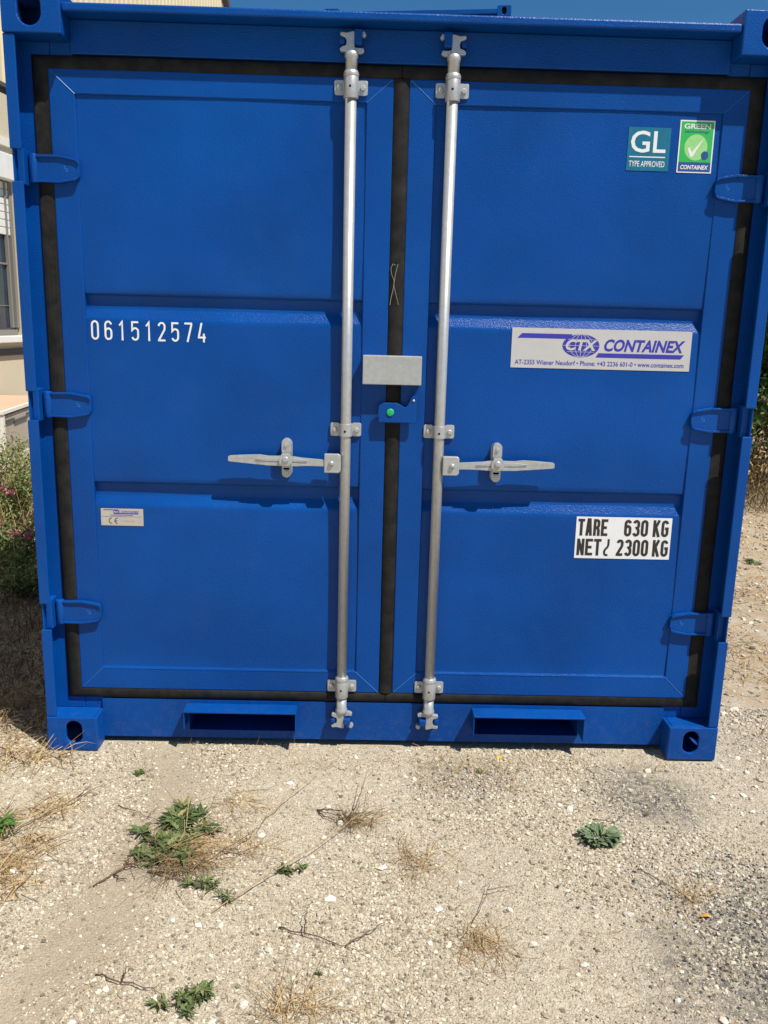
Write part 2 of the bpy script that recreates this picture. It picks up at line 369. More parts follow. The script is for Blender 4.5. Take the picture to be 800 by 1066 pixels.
def fword(txt, x0, x1, z0, z1, mb, m, y, bold=0.0, shear=0.0):
    """built-in font outline fitted into a rectangle"""
    cu_ = bpy.data.curves.new('lettering', 'FONT'); cu_.body = txt; cu_.size = 1; cu_.offset = bold; cu_.shear = shear; cu_.resolution_u = 3
    o = bpy.data.objects.new('lettering', cu_); COL.objects.link(o)
    dg = bpy.context.evaluated_depsgraph_get(); me = o.evaluated_get(dg).to_mesh()
    V = np.array([v.co[:] for v in me.vertices]); F = [tuple(p.vertices) for p in me.polygons]
    o.evaluated_get(dg).to_mesh_clear(); bpy.data.objects.remove(o); bpy.data.curves.remove(cu_)
    a, b = V.min(0), V.max(0)
    vs = [(x0+(v[0]-a[0])/(b[0]-a[0])*(x1-x0), y, z0+(v[1]-a[1])/(b[1]-a[1])*(z1-z0)) for v in V]
    mb.add(vs, F, m)

# ================================================================== GROUND
def ngrid(a, b, fine_a, fine_b, step):
    f = list(np.arange(fine_a, fine_b+1e-6, step)); lo = []; x = fine_a; d = step
    while x > a: d *= 1.25; x -= d; lo.append(x)
    hi = []; x = fine_b; d = step
    while x < b: d *= 1.25; x += d; hi.append(x)
    return np.array(lo[::-1]+f+hi)
def vnoise(x, y, s, seed=0):
    x = x*s; y = y*s; xi = np.floor(x).astype(int); yi = np.floor(y).astype(int); fx = x-xi; fy = y-yi
    fx = fx*fx*(3-2*fx); fy = fy*fy*(3-2*fy)
    def h(a, b): return np.modf(np.abs(np.sin(a*127.1+b*311.7+seed*74.7)*43758.5453))[0]
    return (h(xi, yi)*(1-fx)+h(xi+1, yi)*fx)*(1-fy)+(h(xi, yi+1)*(1-fx)+h(xi+1, yi+1)*fx)*fy
def gz(x, y):
    x = np.asarray(x, float); y = np.asarray(y, float)
    near = np.exp(-np.maximum(0, np.hypot(x, y)-5)/4)
    z = .020*(vnoise(x, y, 1.7, 1)-.5)+.010*(vnoise(x, y, 6, 2)-.5)+.004*(vnoise(x, y, 22, 3)-.5)+.003*(vnoise(x, y, 60, 4)-.5)
    z = z*near
    flat = np.clip(np.maximum(np.abs(x)-1.05, np.abs(y-1.2)-1.25)/.35, .15, 1)     # pressed level under the container
    return z*flat-.004
gx = ngrid(-400, 400, -2.0, 2.0, .014); gy = ngrid(-300, 600, -1.5, 1.0, .014)
GX, GY = np.meshgrid(gx, gy); GZ = gz(GX, GY)
V = np.stack([GX.ravel(), GY.ravel(), GZ.ravel()], 1); nx, ny = len(gx), len(gy)
I = (np.arange(ny-1)[:, None]*nx+np.arange(nx-1)[None, :]).ravel()
F = np.stack([I, I+1, I+nx+1, I+nx], 1)
tag(np_mesh('ground', V, F, ['ground'], smooth=True), kind='structure')

# loose stones, uncountable
def rocks(n, name, xr, yr, smin, smax, mat, power=2.2, accept=None, label=None, flat=.62, grit=False):
    phi = (1+5**.5)/2
    ico = np.array([(-1, phi, 0), (1, phi, 0), (-1, -phi, 0), (1, -phi, 0), (0, -1, phi), (0, 1, phi), (0, -1, -phi), (0, 1, -phi), (phi, 0, -1), (phi, 0, 1), (-phi, 0, -1), (-phi, 0, 1)])/1.902
    fc = np.array([(0, 11, 5), (0, 5, 1), (0, 1, 7), (0, 7, 10), (0, 10, 11), (1, 5, 9), (5, 11, 4), (11, 10, 2), (10, 7, 6), (7, 1, 8), (3, 9, 4), (3, 4, 2), (3, 2, 6), (3, 6, 8), (3, 8, 9), (4, 9, 5), (2, 4, 11), (6, 2, 10), (8, 6, 7), (9, 8, 1)])
    if grit: ico = np.array([(1, 0, 0), (-1, 0, 0), (0, 1, 0), (0, -1, 0), (0, 0, 1), (0, 0, -1)]); fc = np.array([(0, 2, 4), (2, 1, 4), (1, 3, 4), (3, 0, 4), (2, 0, 5), (1, 2, 5), (3, 1, 5), (0, 3, 5)])
    m = len(ico); x = RNG.uniform(*xr, n); y = RNG.uniform(*yr, n)
    if accept is not None: k = accept(x, y) > RNG.random(n); x, y = x[k], y[k]
    n = len(x); s = smin+(smax-smin)*RNG.random(n)**power
    P = ico[None]*RNG.uniform(.5 if grit else .62, 1.2, (n, m, 1))
    P = P*np.stack([RNG.uniform(.75, 1.2, n), RNG.uniform(.75, 1.2, n), RNG.uniform(.45, .9, n)*flat/.62], 1)[:, None]
    a = RNG.uniform(0, 6.28, n); b = RNG.normal(0, .35, n); ca, sa, cb, sb = np.cos(a), np.sin(a), np.cos(b), np.sin(b)
    Rm = np.zeros((n, 3, 3)); Rm[:, 0, 0] = ca; Rm[:, 0, 1] = -sa*cb; Rm[:, 0, 2] = sa*sb; Rm[:, 1, 0] = sa; Rm[:, 1, 1] = ca*cb; Rm[:, 1, 2] = -ca*sb; Rm[:, 2, 1] = sb; Rm[:, 2, 2] = cb
    P = np.einsum('nij,nkj->nki', Rm, P)*(s/2)[:, None, None]
    P[:, :, 0] += x[:, None]; P[:, :, 1] += y[:, None]; P[:, :, 2] += (gz(x, y)+s*.10)[:, None]
    F = fc[None]+(np.arange(n)*m)[:, None, None]
    return tag(np_mesh(name, P.reshape(-1, 3), F.reshape(-1, 3), [mat]), label, 'gravel', kind='stuff')
nocont = lambda x, y: ~(((np.abs(x) > .92) & (np.abs(x) < 1.115) & (y > -.008)) | ((np.abs(x) < .95) & (y > .07)))
track = lambda x, y: np.clip((np.abs(x+.70+.1*np.sin(y*4))/.17)**1.5, .08, 1)*(1-.75*np.clip(darkz(x, y), 0, 1))
darkz = lambda x, y: np.clip(1.5-np.hypot((x-.98)/1.1, y+.98)/.38+(vnoise(x, y, 9, 14)-.5)*.8, 0, 1)+np.clip(1.1-np.hypot(x-.80, y+.22)/.24, 0, 1)*.7+np.clip(1.1-np.hypot(x-.26, y+.15)/.2, 0, 1)*.45
patch = lambda x, y: .10+.90*np.clip((vnoise(x, y, 3.5, 9)-.25)*2.2, 0, 1)
rocks(125000, 'gravel', (-1.7, 1.7), (-1.45, .4), .0035, .0135, 'peb', 2.0, lambda x, y: nocont(x, y)*track(x, y)*patch(x, y), 'pale limestone gravel pressed into the dirt before the container')
rocks(230000, 'grit', (-1.6, 1.6), (-1.4, .25), .0028, .0075, 'peb', 1.3, lambda x, y: nocont(x, y)*np.clip(track(x, y)*1.3, .12, 1)*(.35+.65*patch(x, y)), 'fine pale grit covering the dirt', grit=True)
rocks(70000, 'dark_gravel', (-.2, 1.7), (-1.5, .25), .003, .010, 'pebdark', 2.2, lambda x, y: nocont(x, y)*darkz(x, y)*patch(x, y), 'dark grey bitumen crumbs mixed in the gravel')
rocks(480, 'loose_stones', (-1.6, 1.6), (-1.5, .2), .013, .028, 'stone', 2.4, lambda x, y: nocont(x, y)*track(x, y), 'larger pale stones lying loose on the gravel')
rocks(26000, 'far_gravel', (-3.4, 3.8), (.2, 4.2), .006, .03, 'peb', 3, lambda x, y: nocont(x, y)*(np.abs(x) > 1.15), 'stones strewn over the dirt beside the container')

# ================================================================== CONTAINER
Wd, H, L = 1.1, 2.26, 2.435
CW, CH, CD = .162, .116, .178
YD = .070       # face of the doors, sill and header
YP = .076       # sheet of the door panels
box = empty('storage_container', label='blue steel storage container with closed double doors and galvanised locking bars, front and nearest', cat='container')

def casting(sx, zb, yb, rear=False):
    """hollow block with slots; sx side, zb bottom height, yb front face"""
    mb = MB(); t = .012
    xa, xb = (sx*Wd, sx*(Wd-CW)); x0, x1 = min(xa, xb), max(xa, xb); cx = (x0+x1)/2; cz = zb+CH/2+.006
    y0, y1 = yb, yb+CD
    fr = (y0, y0+t) if not rear else (y1-t, y1); bk = (y1-t, y1) if not rear else (y0, y0+t)
    ho = oval(cx-sx*.006, cz, .026, .039) if zb < 1 else oval(cx+sx*.004, cz-.003, .032, .042)
    mb.holeplate(x0, x1, zb, zb+CH, ho, *fr)
    mb.box(x0+.001, x1-.001, *bk, zb+.001, zb+CH-.001)
    side = (sx*Wd, sx*(Wd-t)); oth = (sx*(Wd-CW), sx*(Wd-CW+t)); ya, yb2 = y0+(t if not rear else t), y1-t
    mb.holeplate(ya, yb2, zb, zb+CH, oval((y0+y1)/2, cz, .032, .024), min(side), max(side), axis='x')
    mb.box(min(oth), max(oth), ya, yb2, zb, zb+CH)
    xi0, xi1 = x0+t, x1-t
    mb.box(xi0, xi1, ya, yb2, zb, zb+t); mb.box(xi0, xi1, ya, yb2, zb+CH-t, zb+CH)
    return mb.build('corner_casting', box, bevel=.0035)
for sx in (-1, 1):
    for zb in (0, H-CH):
        casting(sx, zb, 0); casting(sx, zb, L-CD, True)
ZF = H-.034     # top of the top rail
# hinge heights
HZ = (1.803, 1.124, .457); HN = .043
for sx in (-1, 1):
    mb = MB(); X = lambda a, b: (min(sx*a, sx*b), max(sx*a, sx*b))
    mb.box(*X(1.0925, 1.0975), .0125, .078, CH, H-CH)                    # outer web
    mb.box(*X(1.0, 1.0974), .0783, .16, CH, H-CH)                        # floor of the recess
    mb.box(*X(.935, .9995), .0787, .16, 2.09, H-CH+.001); mb.box(*X(.935, .9995), .0787, .16, CH-.001, .17)
    cuts = [(z-HN, z+HN) for z in sorted(HZ)]; z0 = CH+.001
    for a, b in cuts+[(H-CH-.001, None)]:
        mb.box(*X(1.0678, 1.1), .004, .0122, z0, a); z0 = b
    for z in HZ: mb.box(*X(1.072, 1.0922), .030, .0779, z-HN-.006, z+HN+.006)
    o = mb.build('corner_post', box, bevel=.0035)
    # rear post and side structure
    mb = MB(); mb.box(*X(1.0, 1.095), L-.12, L-.01, CH, H-CH); mb.build('corner_post', box, bevel=.004)
    mb = MB(); mb.box(*X(1.05, 1.096), CD, L-CD, .02, .13); mb.build('bottom_side_rail', box, bevel=.004)
    mb = MB(); mb.box(*X(1.04, 1.096), CD, L-CD, ZF-.07, ZF-.002); mb.build('top_side_rail', box, bevel=.004)
    mb = MB(); ys = []; y = .165; i = 0
    while y < L-.13: ys += [(y, 1.085 if i % 2 else 1.060), (min(y+.07, L-.125), 1.085 if i % 2 else 1.060)]; y += .105; i += 1
    vs = [(sx*x, y, z) for z in (.13, ZF-.07) for y, x in ys]; n = len(ys)
    mb.add(vs, [(i, i+1, n+i+1, n+i) for i in range(n-1)]); mb.build('side_wall', box)
mb = MB()
for c in (-.475, .475):      # two slots for the forks cut through the sill
    hp = [(c-.177, .046), (c+.177, .046), (c+.177, .1358), (c-.177, .1358)]
    a0, a1 = (-Wd+CW, 0) if c < 0 else (0, Wd-CW); oo = [(a0, .018), (a1, .018), (a1, .1525), (a0, .1525)]
    vs = [(p[0], d, p[1]) for d in (YD, .15) for p in oo]+[(p[0], d, p[1]) for d in (YD, .15) for p in hp]
    fs = []
    for i in range(4): j = (i+1) % 4; fs += [(i, j, 8+j, 8+i), (4+j, 4+i, 12+i, 12+j), (8+i, 8+j, 12+j, 12+i), (i, 4+i, 4+j, j)]
    mb.add(vs, fs, 'blue')
mb.build('door_sill', box)
for c in (-.475, .475):
    mb = MB(); mb.box(c-.18, c+.18, .151, 1.3, .136, .140); mb.box(c-.18, c-.177, .151, 1.3, .046, .1358); mb.box(c+.177, c+.18, .151, 1.3, .046, .1358); mb.box(c-.18, c+.18, .151, 1.3, .042, .0458); mb.box(c-.18, c+.18, 1.3005, 1.31, .042, .14); mb.build('fork_tunnel', box)
mb = MB()
mb.box(-Wd+CW, Wd-CW, YD, .15, 2.1125, ZF-.024)
mb.build('door_header', box, bevel=.003)
mb = MB()
mb.box(-Wd+CW+.0005, Wd-CW-.0005, .006, .16, ZF-.023, ZF)
mb.build('top_rail', box, bevel=.005)
mb = MB(); mb.box(-1.05, 1.05, .16, L-.04, ZF-.055, ZF-.03)
for k in range(9): mb.box(-1.03, 1.03, .25+k*.24, .33+k*.24, ZF-.0295, ZF-.018)
mb.build('roof_sheet', box, bevel=.003)
mb = MB(); mb.box(-1.0, 1.0, L-.05, L-.03, .12, ZF-.02); mb.build('rear_wall', box, bevel=.003)
mb = MB(); mb.box(-1.04, 1.04, .152, L-.06, .142, .16); mb.build('floor_panel', box)
# forklift pockets
for c in (-.475, .475):
    mb = MB(); x0, x1 = c-.184, c+.184; t = .006
    mb.box(x0, x1, .004, YD-.0005, .142-t, .142); mb.box(x0, x0+t*.6, .006, YD-.0005, .075, .142-t-.0003); mb.box(x1-t*.6, x1, .006, YD-.0005, .055, .142-t-.0003)
    mb.build('forklift_pocket', box, bevel=.0022)

# ---- doors
GXO, GXI, GC = 1.052, 1.001, .0245
ZB0, ZB1, ZT0, ZT1 = .1545, .192, 2.070, 2.110
def door(sx):
    d = empty('container_door'); d.parent = box
    tag(d, label='left door leaf bearing the painted serial number' if sx < 0 else 'right door leaf bearing the weight and maker stickers')
    X = lambda a, b: (min(sx*a, sx*b), max(sx*a, sx*b))
    xo, xi = sx*(GXI+.004), sx*(GC-.002); po, pi = sx*.932, sx*.100
    zb, zt = ZB1-.003, ZT0+.004; pb, pt = .262, 2.008
    # mitred frame
    mb = MB()
    O = [(xo, zb), (xi, zb), (xi, zt), (xo, zt)]; Q = [(po, pb), (pi, pb), (pi, pt), (po, pt)]
    for i in range(4):
        j = (i+1) % 4; mb.prism([O[i], O[j], Q[j], Q[i]], YD, YD+.035)
    fr = mb.build('door_frame', d, bevel=.0028)
    for i in range(4):
        mb = MB(); a = Vector((O[i][0], YD, O[i][1])); b = Vector((Q[i][0], YD, Q[i][1])); dd = (b-a).normalized(); nn = Vector((-dd.z, 0, dd.x))*.0013
        a = a+dd*.006
        mb.add([a-nn, b-nn, b+nn, a+nn, a-Vector((0, .0012, 0)), b-Vector((0, .0012, 0))], [(0, 1, 5, 4), (3, 4, 5, 2)], 'weld')
        mb.build('mitre_weld', d)
    # pressed panel: profile (z, depth)
    YG = YP+.015
    prof = [(pb-.002, YP-.0058), (pb+.0002, YP-.0056), (pb+.0045, YP-.0004)]
    prof += [(z, YP-.0030*math.sin(math.pi*(z-.27)/(.80-.27))) for z in np.linspace(.27, .80, 15)]
    for g0 in (.812, 1.386):
        prof += [(g0-.006, YP), (g0, YP+.0008), (g0+.003, YP+.002), (g0+.026, YG-.0015), (g0+.030, YG), (g0+.064, YG), (g0+.067, YG-.001), (g0+.0695, YP+.003), (g0+.072, YP+.0006), (g0+.076, YP)]
        top = 1.38 if g0 < 1 else pt-.01
        prof += [(z, YP-.0030*math.sin(math.pi*(z-g0-.08)/(top-g0-.08))) for z in np.linspace(g0+.09, top-.012, 15)]
    prof += [(pt, YP)]
    xs = np.linspace(po+sx*.004, pi-sx*.004, 34); nX = len(xs); vs = []
    for z, yy in prof:
        for k, x in enumerate(xs):
            u = k/(nX-1); e = min(u, 1-u)
            y_ = yy-(.0016*math.sin(math.pi*u) if yy < YP+.0004 else 0)+.0005*math.sin(x*9+z*5+sx)*(yy < YP+.004)
            vs.append((x, y_, z))
    mb = MB(); mb.add(vs, [(r*nX+c, r*nX+c+1, (r+1)*nX+c+1, (r+1)*nX+c) for r in range(len(prof)-1) for c in range(nX-1)], 'blue', True)
    pn = mb.build('door_panel', d, recalc=False)
    mb = MB(); mb.box(*X(GC+.004, GXI), .106, .14, zb, zt); mb.build('inner_lining', d)
    # seal round the outer three sides
    pr = [(-.5, .012), (-.5, .000), (-.42, -.006), (-.25, -.0100), (0, -.0115), (.25, -.0100), (.42, -.006), (.5, .000), (.5, .012)]
    xO, xI = sx*GXO, sx*GXI
    path_o = [(0.0+sx*.001, ZB0), (xO, ZB0), (xO, ZT1), (0+sx*.001, ZT1)]; path_i = [(0.0+sx*.001, ZB1), (xI, ZB1), (xI, ZT0), (0+sx*.001, ZT0)]
    vs = []
    for u, dy in pr:
        k = u+.5
        for a, b in zip(path_i, path_o): vs.append((a[0]+(b[0]-a[0])*k, YD+.008+dy, a[1]+(b[1]-a[1])*k))
    mb = MB(); mb.add(vs, [(r*4+c, r*4+c+1, (r+1)*4+c+1, (r+1)*4+c) for r in range(len(pr)-1) for c in range(3)], 'rubber', True)
    sl = mb.build('rubber_seal', d); md = sl.modifiers.new('e', 'EDGE_SPLIT'); md.split_angle = R(50)
    # hinges
    for z in HZ:
        mb = MB(); e = sx
        # strap plate with tapered end, raised rims
        xk, xm, xt = 1.0665, .985, .926
        outl = [(e*xk, z-.036), (e*xm, z-.038), (e*(xt+.012), z-.030), (e*(xt+.003), z-.025), (e*xt, z-.019), (e*xt, z+.019), (e*(xt+.003), z+.025), (e*(xt+.012), z+.030), (e*xm, z+.038), (e*xk, z+.036)]
        mb.prism(outl, .0590, .0697)
        for sg in (1, -1):
            top = [(xk, .037), (xm, .0385), (xt+.012, .0305), (xt+.003, .0255), (xt+.001, .019)] if sg > 0 else [(xk, -.037), (xm, -.0385), (xt+.012, -.0305), (xt+.003, -.0255), (xt+.001, -.019)]
            for a, b in zip(top[:-1], top[1:]):
                p = [(e*a[0], z+a[1]), (e*b[0], z+b[1]), (e*b[0], z+b[1]-sg*.0065), (e*a[0], z+a[1]-sg*.0065)]
                mb.prism(p, .0525, .0592)
        lf = mb.build('hinge_strap', d, bevel=.0019)
        mb = MB(); mb.lathe([(.0135, z-.0395), (.0135, z+.0395)], e*1.0565, .063, 20, 'blue')
        mb.build('hinge_pin', d, bevel=.0015)
        mb = MB()
        mb.stroke([(e*.963-.004, z+.010), (e*.963-.004, z+.001), (e*.963+.004, z+.001), (e*.963+.004, z-.005), (e*.963-.003, z-.005)], .0015, .0587, 'weld')
        mb.build('stamped_mark', d)
    # locking bar
    xb, yb = sx*.1445, .050; RB = .0160
    mb = MB(); mb.lathe([(RB, .245), (RB, 2.03)], xb, yb, 28); bar = mb.build('locking_bar', box)
    tag(bar, label='galvanised locking bar with handle on the left door' if sx < 0 else 'galvanised locking bar with handle on the right door')
    for zc, zz in (('bot', .215), ('mid', 1.068), ('top', 2.045)):
        mb = MB(); wz = .021 if zc == 'mid' else .020
        for q in (-1, 1):
            a, b = sorted((xb+q*.019, xb+q*.0475))
            mb.prism([(a+.004, zz-wz), (b-.004, zz-wz), (b, zz-wz+.004), (b, zz+wz-.004), (b-.004, zz+wz), (a+.004, zz+wz), (a, zz+wz-.004), (a, zz-wz+.004)], YD-.0055, YD-.0005, 'zinc')
            mb.lathe([(.0085, YD-.0056), (.0085, YD-.011), (.006, YD-.0125)], xb+q*.0335, zz-.001, 6, 'zinc', 'y', False)
        if zc == 'mid':
            pr2 = arc(xb, yb, .0205, .0205, 0, -180, 12)
            pts = [(xb+.024, YD-.001), (xb+.0205, YD-.003)]+pr2[0:]+[(xb-.0205, YD-.003), (xb-.024, YD-.001)]
            mb.prism(pts, zz-.019, zz+.019, 'zinc', axis='z')
        else:
            mb.lathe([(.0175, zz-.033), (.0210, zz-.0325), (.0210, zz+.024), (.0205, zz+.025), (.0220, zz+.026), (.0220, zz+.034), (.0185, zz+.041)], xb, yb, 28)
            mb.box(xb-.019, xb+.019, yb, YD-.0008, zz-.020, zz+.020, 'zinc')
        mb.lathe([(.0035, yb-.0213), (.0035, yb-.010)], xb-.002, zz-.003, 12, 'hole', 'y')  # black disc on solid metal, its colour imitating a shaded hole
        mb.build('bar_bracket', bar, bevel=.0012)
    # neck, cone and cam hook top and bottom
    for sg, z0 in ((1, 2.085), (-1, .175)):
        Z = lambda q: z0+sg*q
        mb = MB(); mb.lathe([(.0165, Z(-.012)), (.0165, Z(.030)), (.0190, Z(.034)), (.0200, Z(.040)), (.0185, Z(.048)), (.008, Z(.056))], xb, yb, 24)
        mb.build('bar_end', bar, bevel=0)
        e = sx
        pts = [(-.008, .047), (.016, .047), (.031, .048), (.033, .055), (.026, .061), (.016, .064), (.014, .074), (.017, .083), (.026, .086), (.033, .091), (.030, .098), (.016, .096), (-.006, .101), (-.009, .098)]
        mb = MB(); mb.prism([(xb+e*a, Z(b)) for a, b in pts], yb-.012, yb+.002, 'zinc')
        pl = [(-.006, .046), (-.026, .044), (-.036, .050), (-.034, .060), (-.020, .060), (-.006, .062)]
        mb.prism([(xb+e*a, Z(b)) for a, b in pl], yb-.004, yb+.010, 'zinc')
        pl = [(-.026, .088), (-.037, .086), (-.041, .094), (-.035, .103), (-.026, .100)]
        mb.prism([(xb+e*a, Z(b)) for a, b in pl], yb-.006, yb+.010, 'zinc')
        mb.build('cam_hook', bar, bevel=.002)
        xx = sorted((xb-e*.008, xb-e*.030)); zz_ = sorted((Z(.0645), Z(.104 if sg > 0 else .086)))
        mb = MB(); mb.box(xx[0], xx[1], yb-.020, YD-.0005, zz_[0], zz_[1], 'blue'); mb.build('cam_keeper', bar, bevel=.003)
        xx = sorted((xb+e*.020, xb+e*.034)); zz_ = sorted((Z(.066), Z(.081)))
        mb = MB(); mb.box(xx[0], xx[1], yb-.014, YD-.0005, zz_[0], zz_[1], 'blue')
        mb.build('cam_keeper', bar, bevel=.003)
    # handle hub and handle
    zc = .966
    hub = MB(); a, b = sorted((xb+sx*.013, xb+sx*.064))
    hub.prism([(a, zc-.030), (b-.006, zc-.030), (b, zc-.024), (b, zc+.024), (b-.006, zc+.030), (a, zc+.030)], .026, .040, 'zinc')
    hub.lathe([(.0085, .0262), (.0085, .020), (.006, .0185)], xb+sx*.042, zc, 16, 'zinc', 'y')
    hub.build('handle_hub', bar, bevel=.003)
    o_ = []
    up = [(.056, .011), (.09, .0125), (.135, .015), (.155, .018), (.20, .0185), (.235, .017), (.262, .0205), (.30, .018), (.355, .0125), (.360, .009)]
    dn = [(.360, -.006), (.355, -.0085), (.30, -.0125), (.262, -.016), (.20, -.0175), (.155, -.016), (.10, -.0125), (.056, -.012)]
    zoff = lambda a: .006*(a-.05)/.3
    hm = MB(); hm.prism([(xb+sx*a, zc+b*.86+zoff(a)) for a, b in up+dn], .031, .041, 'zinc')
    for za in (.006, -.008):
        pts = [(.115, za-.001), (.15, za-.005), (.24, za-.006), (.275, za-.001), (.24, za+.004), (.15, za+.005)]
        hm.prism([(xb+sx*a, zc+b+zoff(a)) for a, b in pts], .0265, .0312, 'zinc')
    for k in range(9): hm.box(xb+sx*(.285+k*.007)-.0018, xb+sx*(.285+k*.007)+.0018, .0303, .0312, zc+.003+zoff(.3), zc+.010+zoff(.3), 'zinc')
    hn = hm.build('bar_handle', bar, bevel=.0025)
    cx, cz = xb+sx*.182, zc+.010
    cm = MB(); cm.prism(oval(cx, cz, .0165, .060, 28), YD-.004, YD-.0002+.010, 'zinc')
    cm.prism(oval(cx, cz+.036, .0145, .026, 24), .040, YD-.0045, 'zinc'); cm.prism(oval(cx, cz-.038, .0145, .023, 24), .048, YD-.0045, 'zinc')
    cm.prism([(cx-.020, cz+.004), (cx-.012, cz+.018), (cx+.012, cz+.018), (cx+.020, cz+.004), (cx+.020, cz-.010), (cx+.010, cz-.020), (cx-.010, cz-.020), (cx-.020, cz-.010)], .018, .0262, 'zinc')
    cm.lathe([(.010, .0183), (.010, .0145), (.0065, .013)], cx, cz, 18, 'zinc', 'y')
    cm.lathe([(.0065, .0402), (.0065, .035)], cx, cz+.043, 6, 'zinc', 'y', False); cm.lathe([(.0065, .0482), (.0065, .043)], cx, cz-.045, 6, 'zinc', 'y', False)
    cm.box(cx-.009, cx+.009, .0455, .0475, cz-.036, cz-.030, 'hole')  # black bar painted as a shaded slot, nothing is cut
    cm.build('handle_catch', bar, bevel=.0018)
    return d
dl = door(-1); dr = door(1)
# centre seal
mb = MB(); prc = [(-1, .012), (-1, -.001), (-.8, -.006), (-.4, -.0105), (0, -.0115), (.4, -.0105), (.8, -.006), (1, -.001), (1, .012)]
vs = [(u*(GC+(.0018 if z > 1 else -.0015)), YD+.006+dy, z) for z in (ZB1-.002, ZT0+.002) for u, dy in prc]; n = len(prc)
mb.add(vs, [(i, i+1, n+i+1, n+i) for i in range(n-1)], 'rubber', True)
cs = mb.build('centre_seal', box)
mb = MB(); yc = YD+.006-.0122
mb.stroke([(-.004, 1.562), (-.012, 1.565), (-.018, 1.552), (-.015, 1.535), (-.008, 1.520), (-.007, 1.50), (-.001, 1.478), (.006, 1.452), (.008, 1.447)], .0016, yc, 'chalk')
mb.stroke([(.003, 1.565), (-.003, 1.540), (-.007, 1.512), (-.010, 1.49), (-.015, 1.468), (-.018, 1.446)], .0018, yc-.0002, 'chalk')
mb.build('chalk_mark', cs)
# lock box
mb = MB(); x0, x1, z0, z1 = -.0955, .0825, 1.2105, 1.2970; t = .004
mb.box(x0, x1, .030, .030+t, z0, z1, 'zinc'); mb.box(x0, x0+t, .0342, YD-.0004, z0, z1, 'zinc'); mb.box(x1-t, x1, .0342, YD-.0004, z0, z1, 'zinc')
mb.box(x0+t, x1-t, .0342, YD-.0004, z1-t, z1, 'zinc')
tag(mb.build('lock_box', box, bevel=.002), label='galvanised lock cover bridging both doors')
mb = MB(); mb.prism([(-.043, 1.094), (.072, 1.094), (.072, 1.206), (.045, 1.150), (.036, 1.141), (.022, 1.150), (.010, 1.155), (-.030, 1.155), (-.044, 1.146), (-.047, 1.125)], .044, .052)
ct = mb.build('latch_plate', box, bevel=.002)
mb = MB(); mb.lathe([(.0115, .0438), (.0115, .041), (.009, .040)], -.0085, 1.126, 20, 'greendot', 'y'); mb.build('green_plug', ct)
mb = MB(); mb.lathe([(.004, .0438), (.004, .042), (.002, .0412)], .062, 1.163, 12, 'zinc', 'y'); mb.build('rivet', ct)

def surf(x, z):
    """how far the pressed panel stands off its base plane (same curve as the panel mesh)"""
    sx = -1 if x < 0 else 1; u = min(1, max(0, (abs(x)-.1)/.832))
    lo, hi = (.27, .80) if z < .80 else ((.892, 1.38) if z < 1.38 else (1.466, 1.998))
    v = min(1, max(0, (z-lo)/(hi-lo)))
    return -.0030*math.sin(math.pi*v)-.0016*math.sin(math.pi*u)+.0005*math.sin(x*9+z*5+sx)
def conform(mb): mb.v = [(v[0], v[1]+surf(v[0], v[2]), v[2]) for v in mb.v]; return mb
# ---- stickers and painted number
mb = MB()
x = -.9185
for ch in '061512574':
    glyph(ch, x, 1.3215, .0235, .0575, .0056, mb, 'white', YP-.0009); x += .0402
conform(mb).build('serial_number', dl, recalc=False)
def plate(name, x0, x1, z0, z1, m, par, y=YP-.0014, border=None, fill=None, tilt=0):
    mb = MB(); nu, nv = 16, 6; g_ = lambda i, j, yy: (x0+(x1-x0)*i/nu, yy, z0+(z1-z0)*j/nv)
    ids = [(i*(nv+1)+j, (i+1)*(nv+1)+j, (i+1)*(nv+1)+j+1, i*(nv+1)+j+1) for i in range(nu) for j in range(nv)]
    mb.add([g_(i, j, y) for i in range(nu+1) for j in range(nv+1)], ids, m)
    for i in range(nu):
        for j in (0, nv): mb.add([g_(i, j, y), g_(i+1, j, y), g_(i+1, j, y+.0008), g_(i, j, y+.0008)], [(0, 1, 2, 3)], m)
    for j in range(nv):
        for i in (0, nu): mb.add([g_(i, j, y), g_(i, j+1, y), g_(i, j+1, y+.0008), g_(i, j, y+.0008)], [(0, 1, 2, 3)], m)
    if border: mb.flat([(x0+border, z0+border), (x1-border, z0+border), (x1-border, z1-border), (x0+border, z1-border)], y-.0002, fill)
    return mb, y
def fit(o, par): o.parent = par
# weights
mb, y = plate('weight_sticker', .5965, .9045, .669, .8055, 'white', dr); y -= .0004
T_ = .0090
word('TARE', .6025, .7435, .0215, .055, .0033, T_, mb, 'black', y)
word('630', .7515, .7435, .0236, .055, .0033, T_, mb, 'black', y); word('KG', .8445, .7435, .0238, .055, .0032, T_, mb, 'black', y)
word('NET', .6030, .6785, .0240, .055, .0033, T_, mb, 'black', y)
mb.stroke([(.7045, .7335), (.7045, .714), (.702, .707), (.695, .699), (.692, .691), (.694, .683), (.699, .680), (.704, .682)], .0070, y, 'black')
word('2300', .7305, .6785, .0234, .055, .0034, T_, mb, 'black', y); word('KG', .8480, .6785, .0238, .055, .0032, T_, mb, 'black', y)
conform(mb).build('weight_sticker', dr, recalc=False)
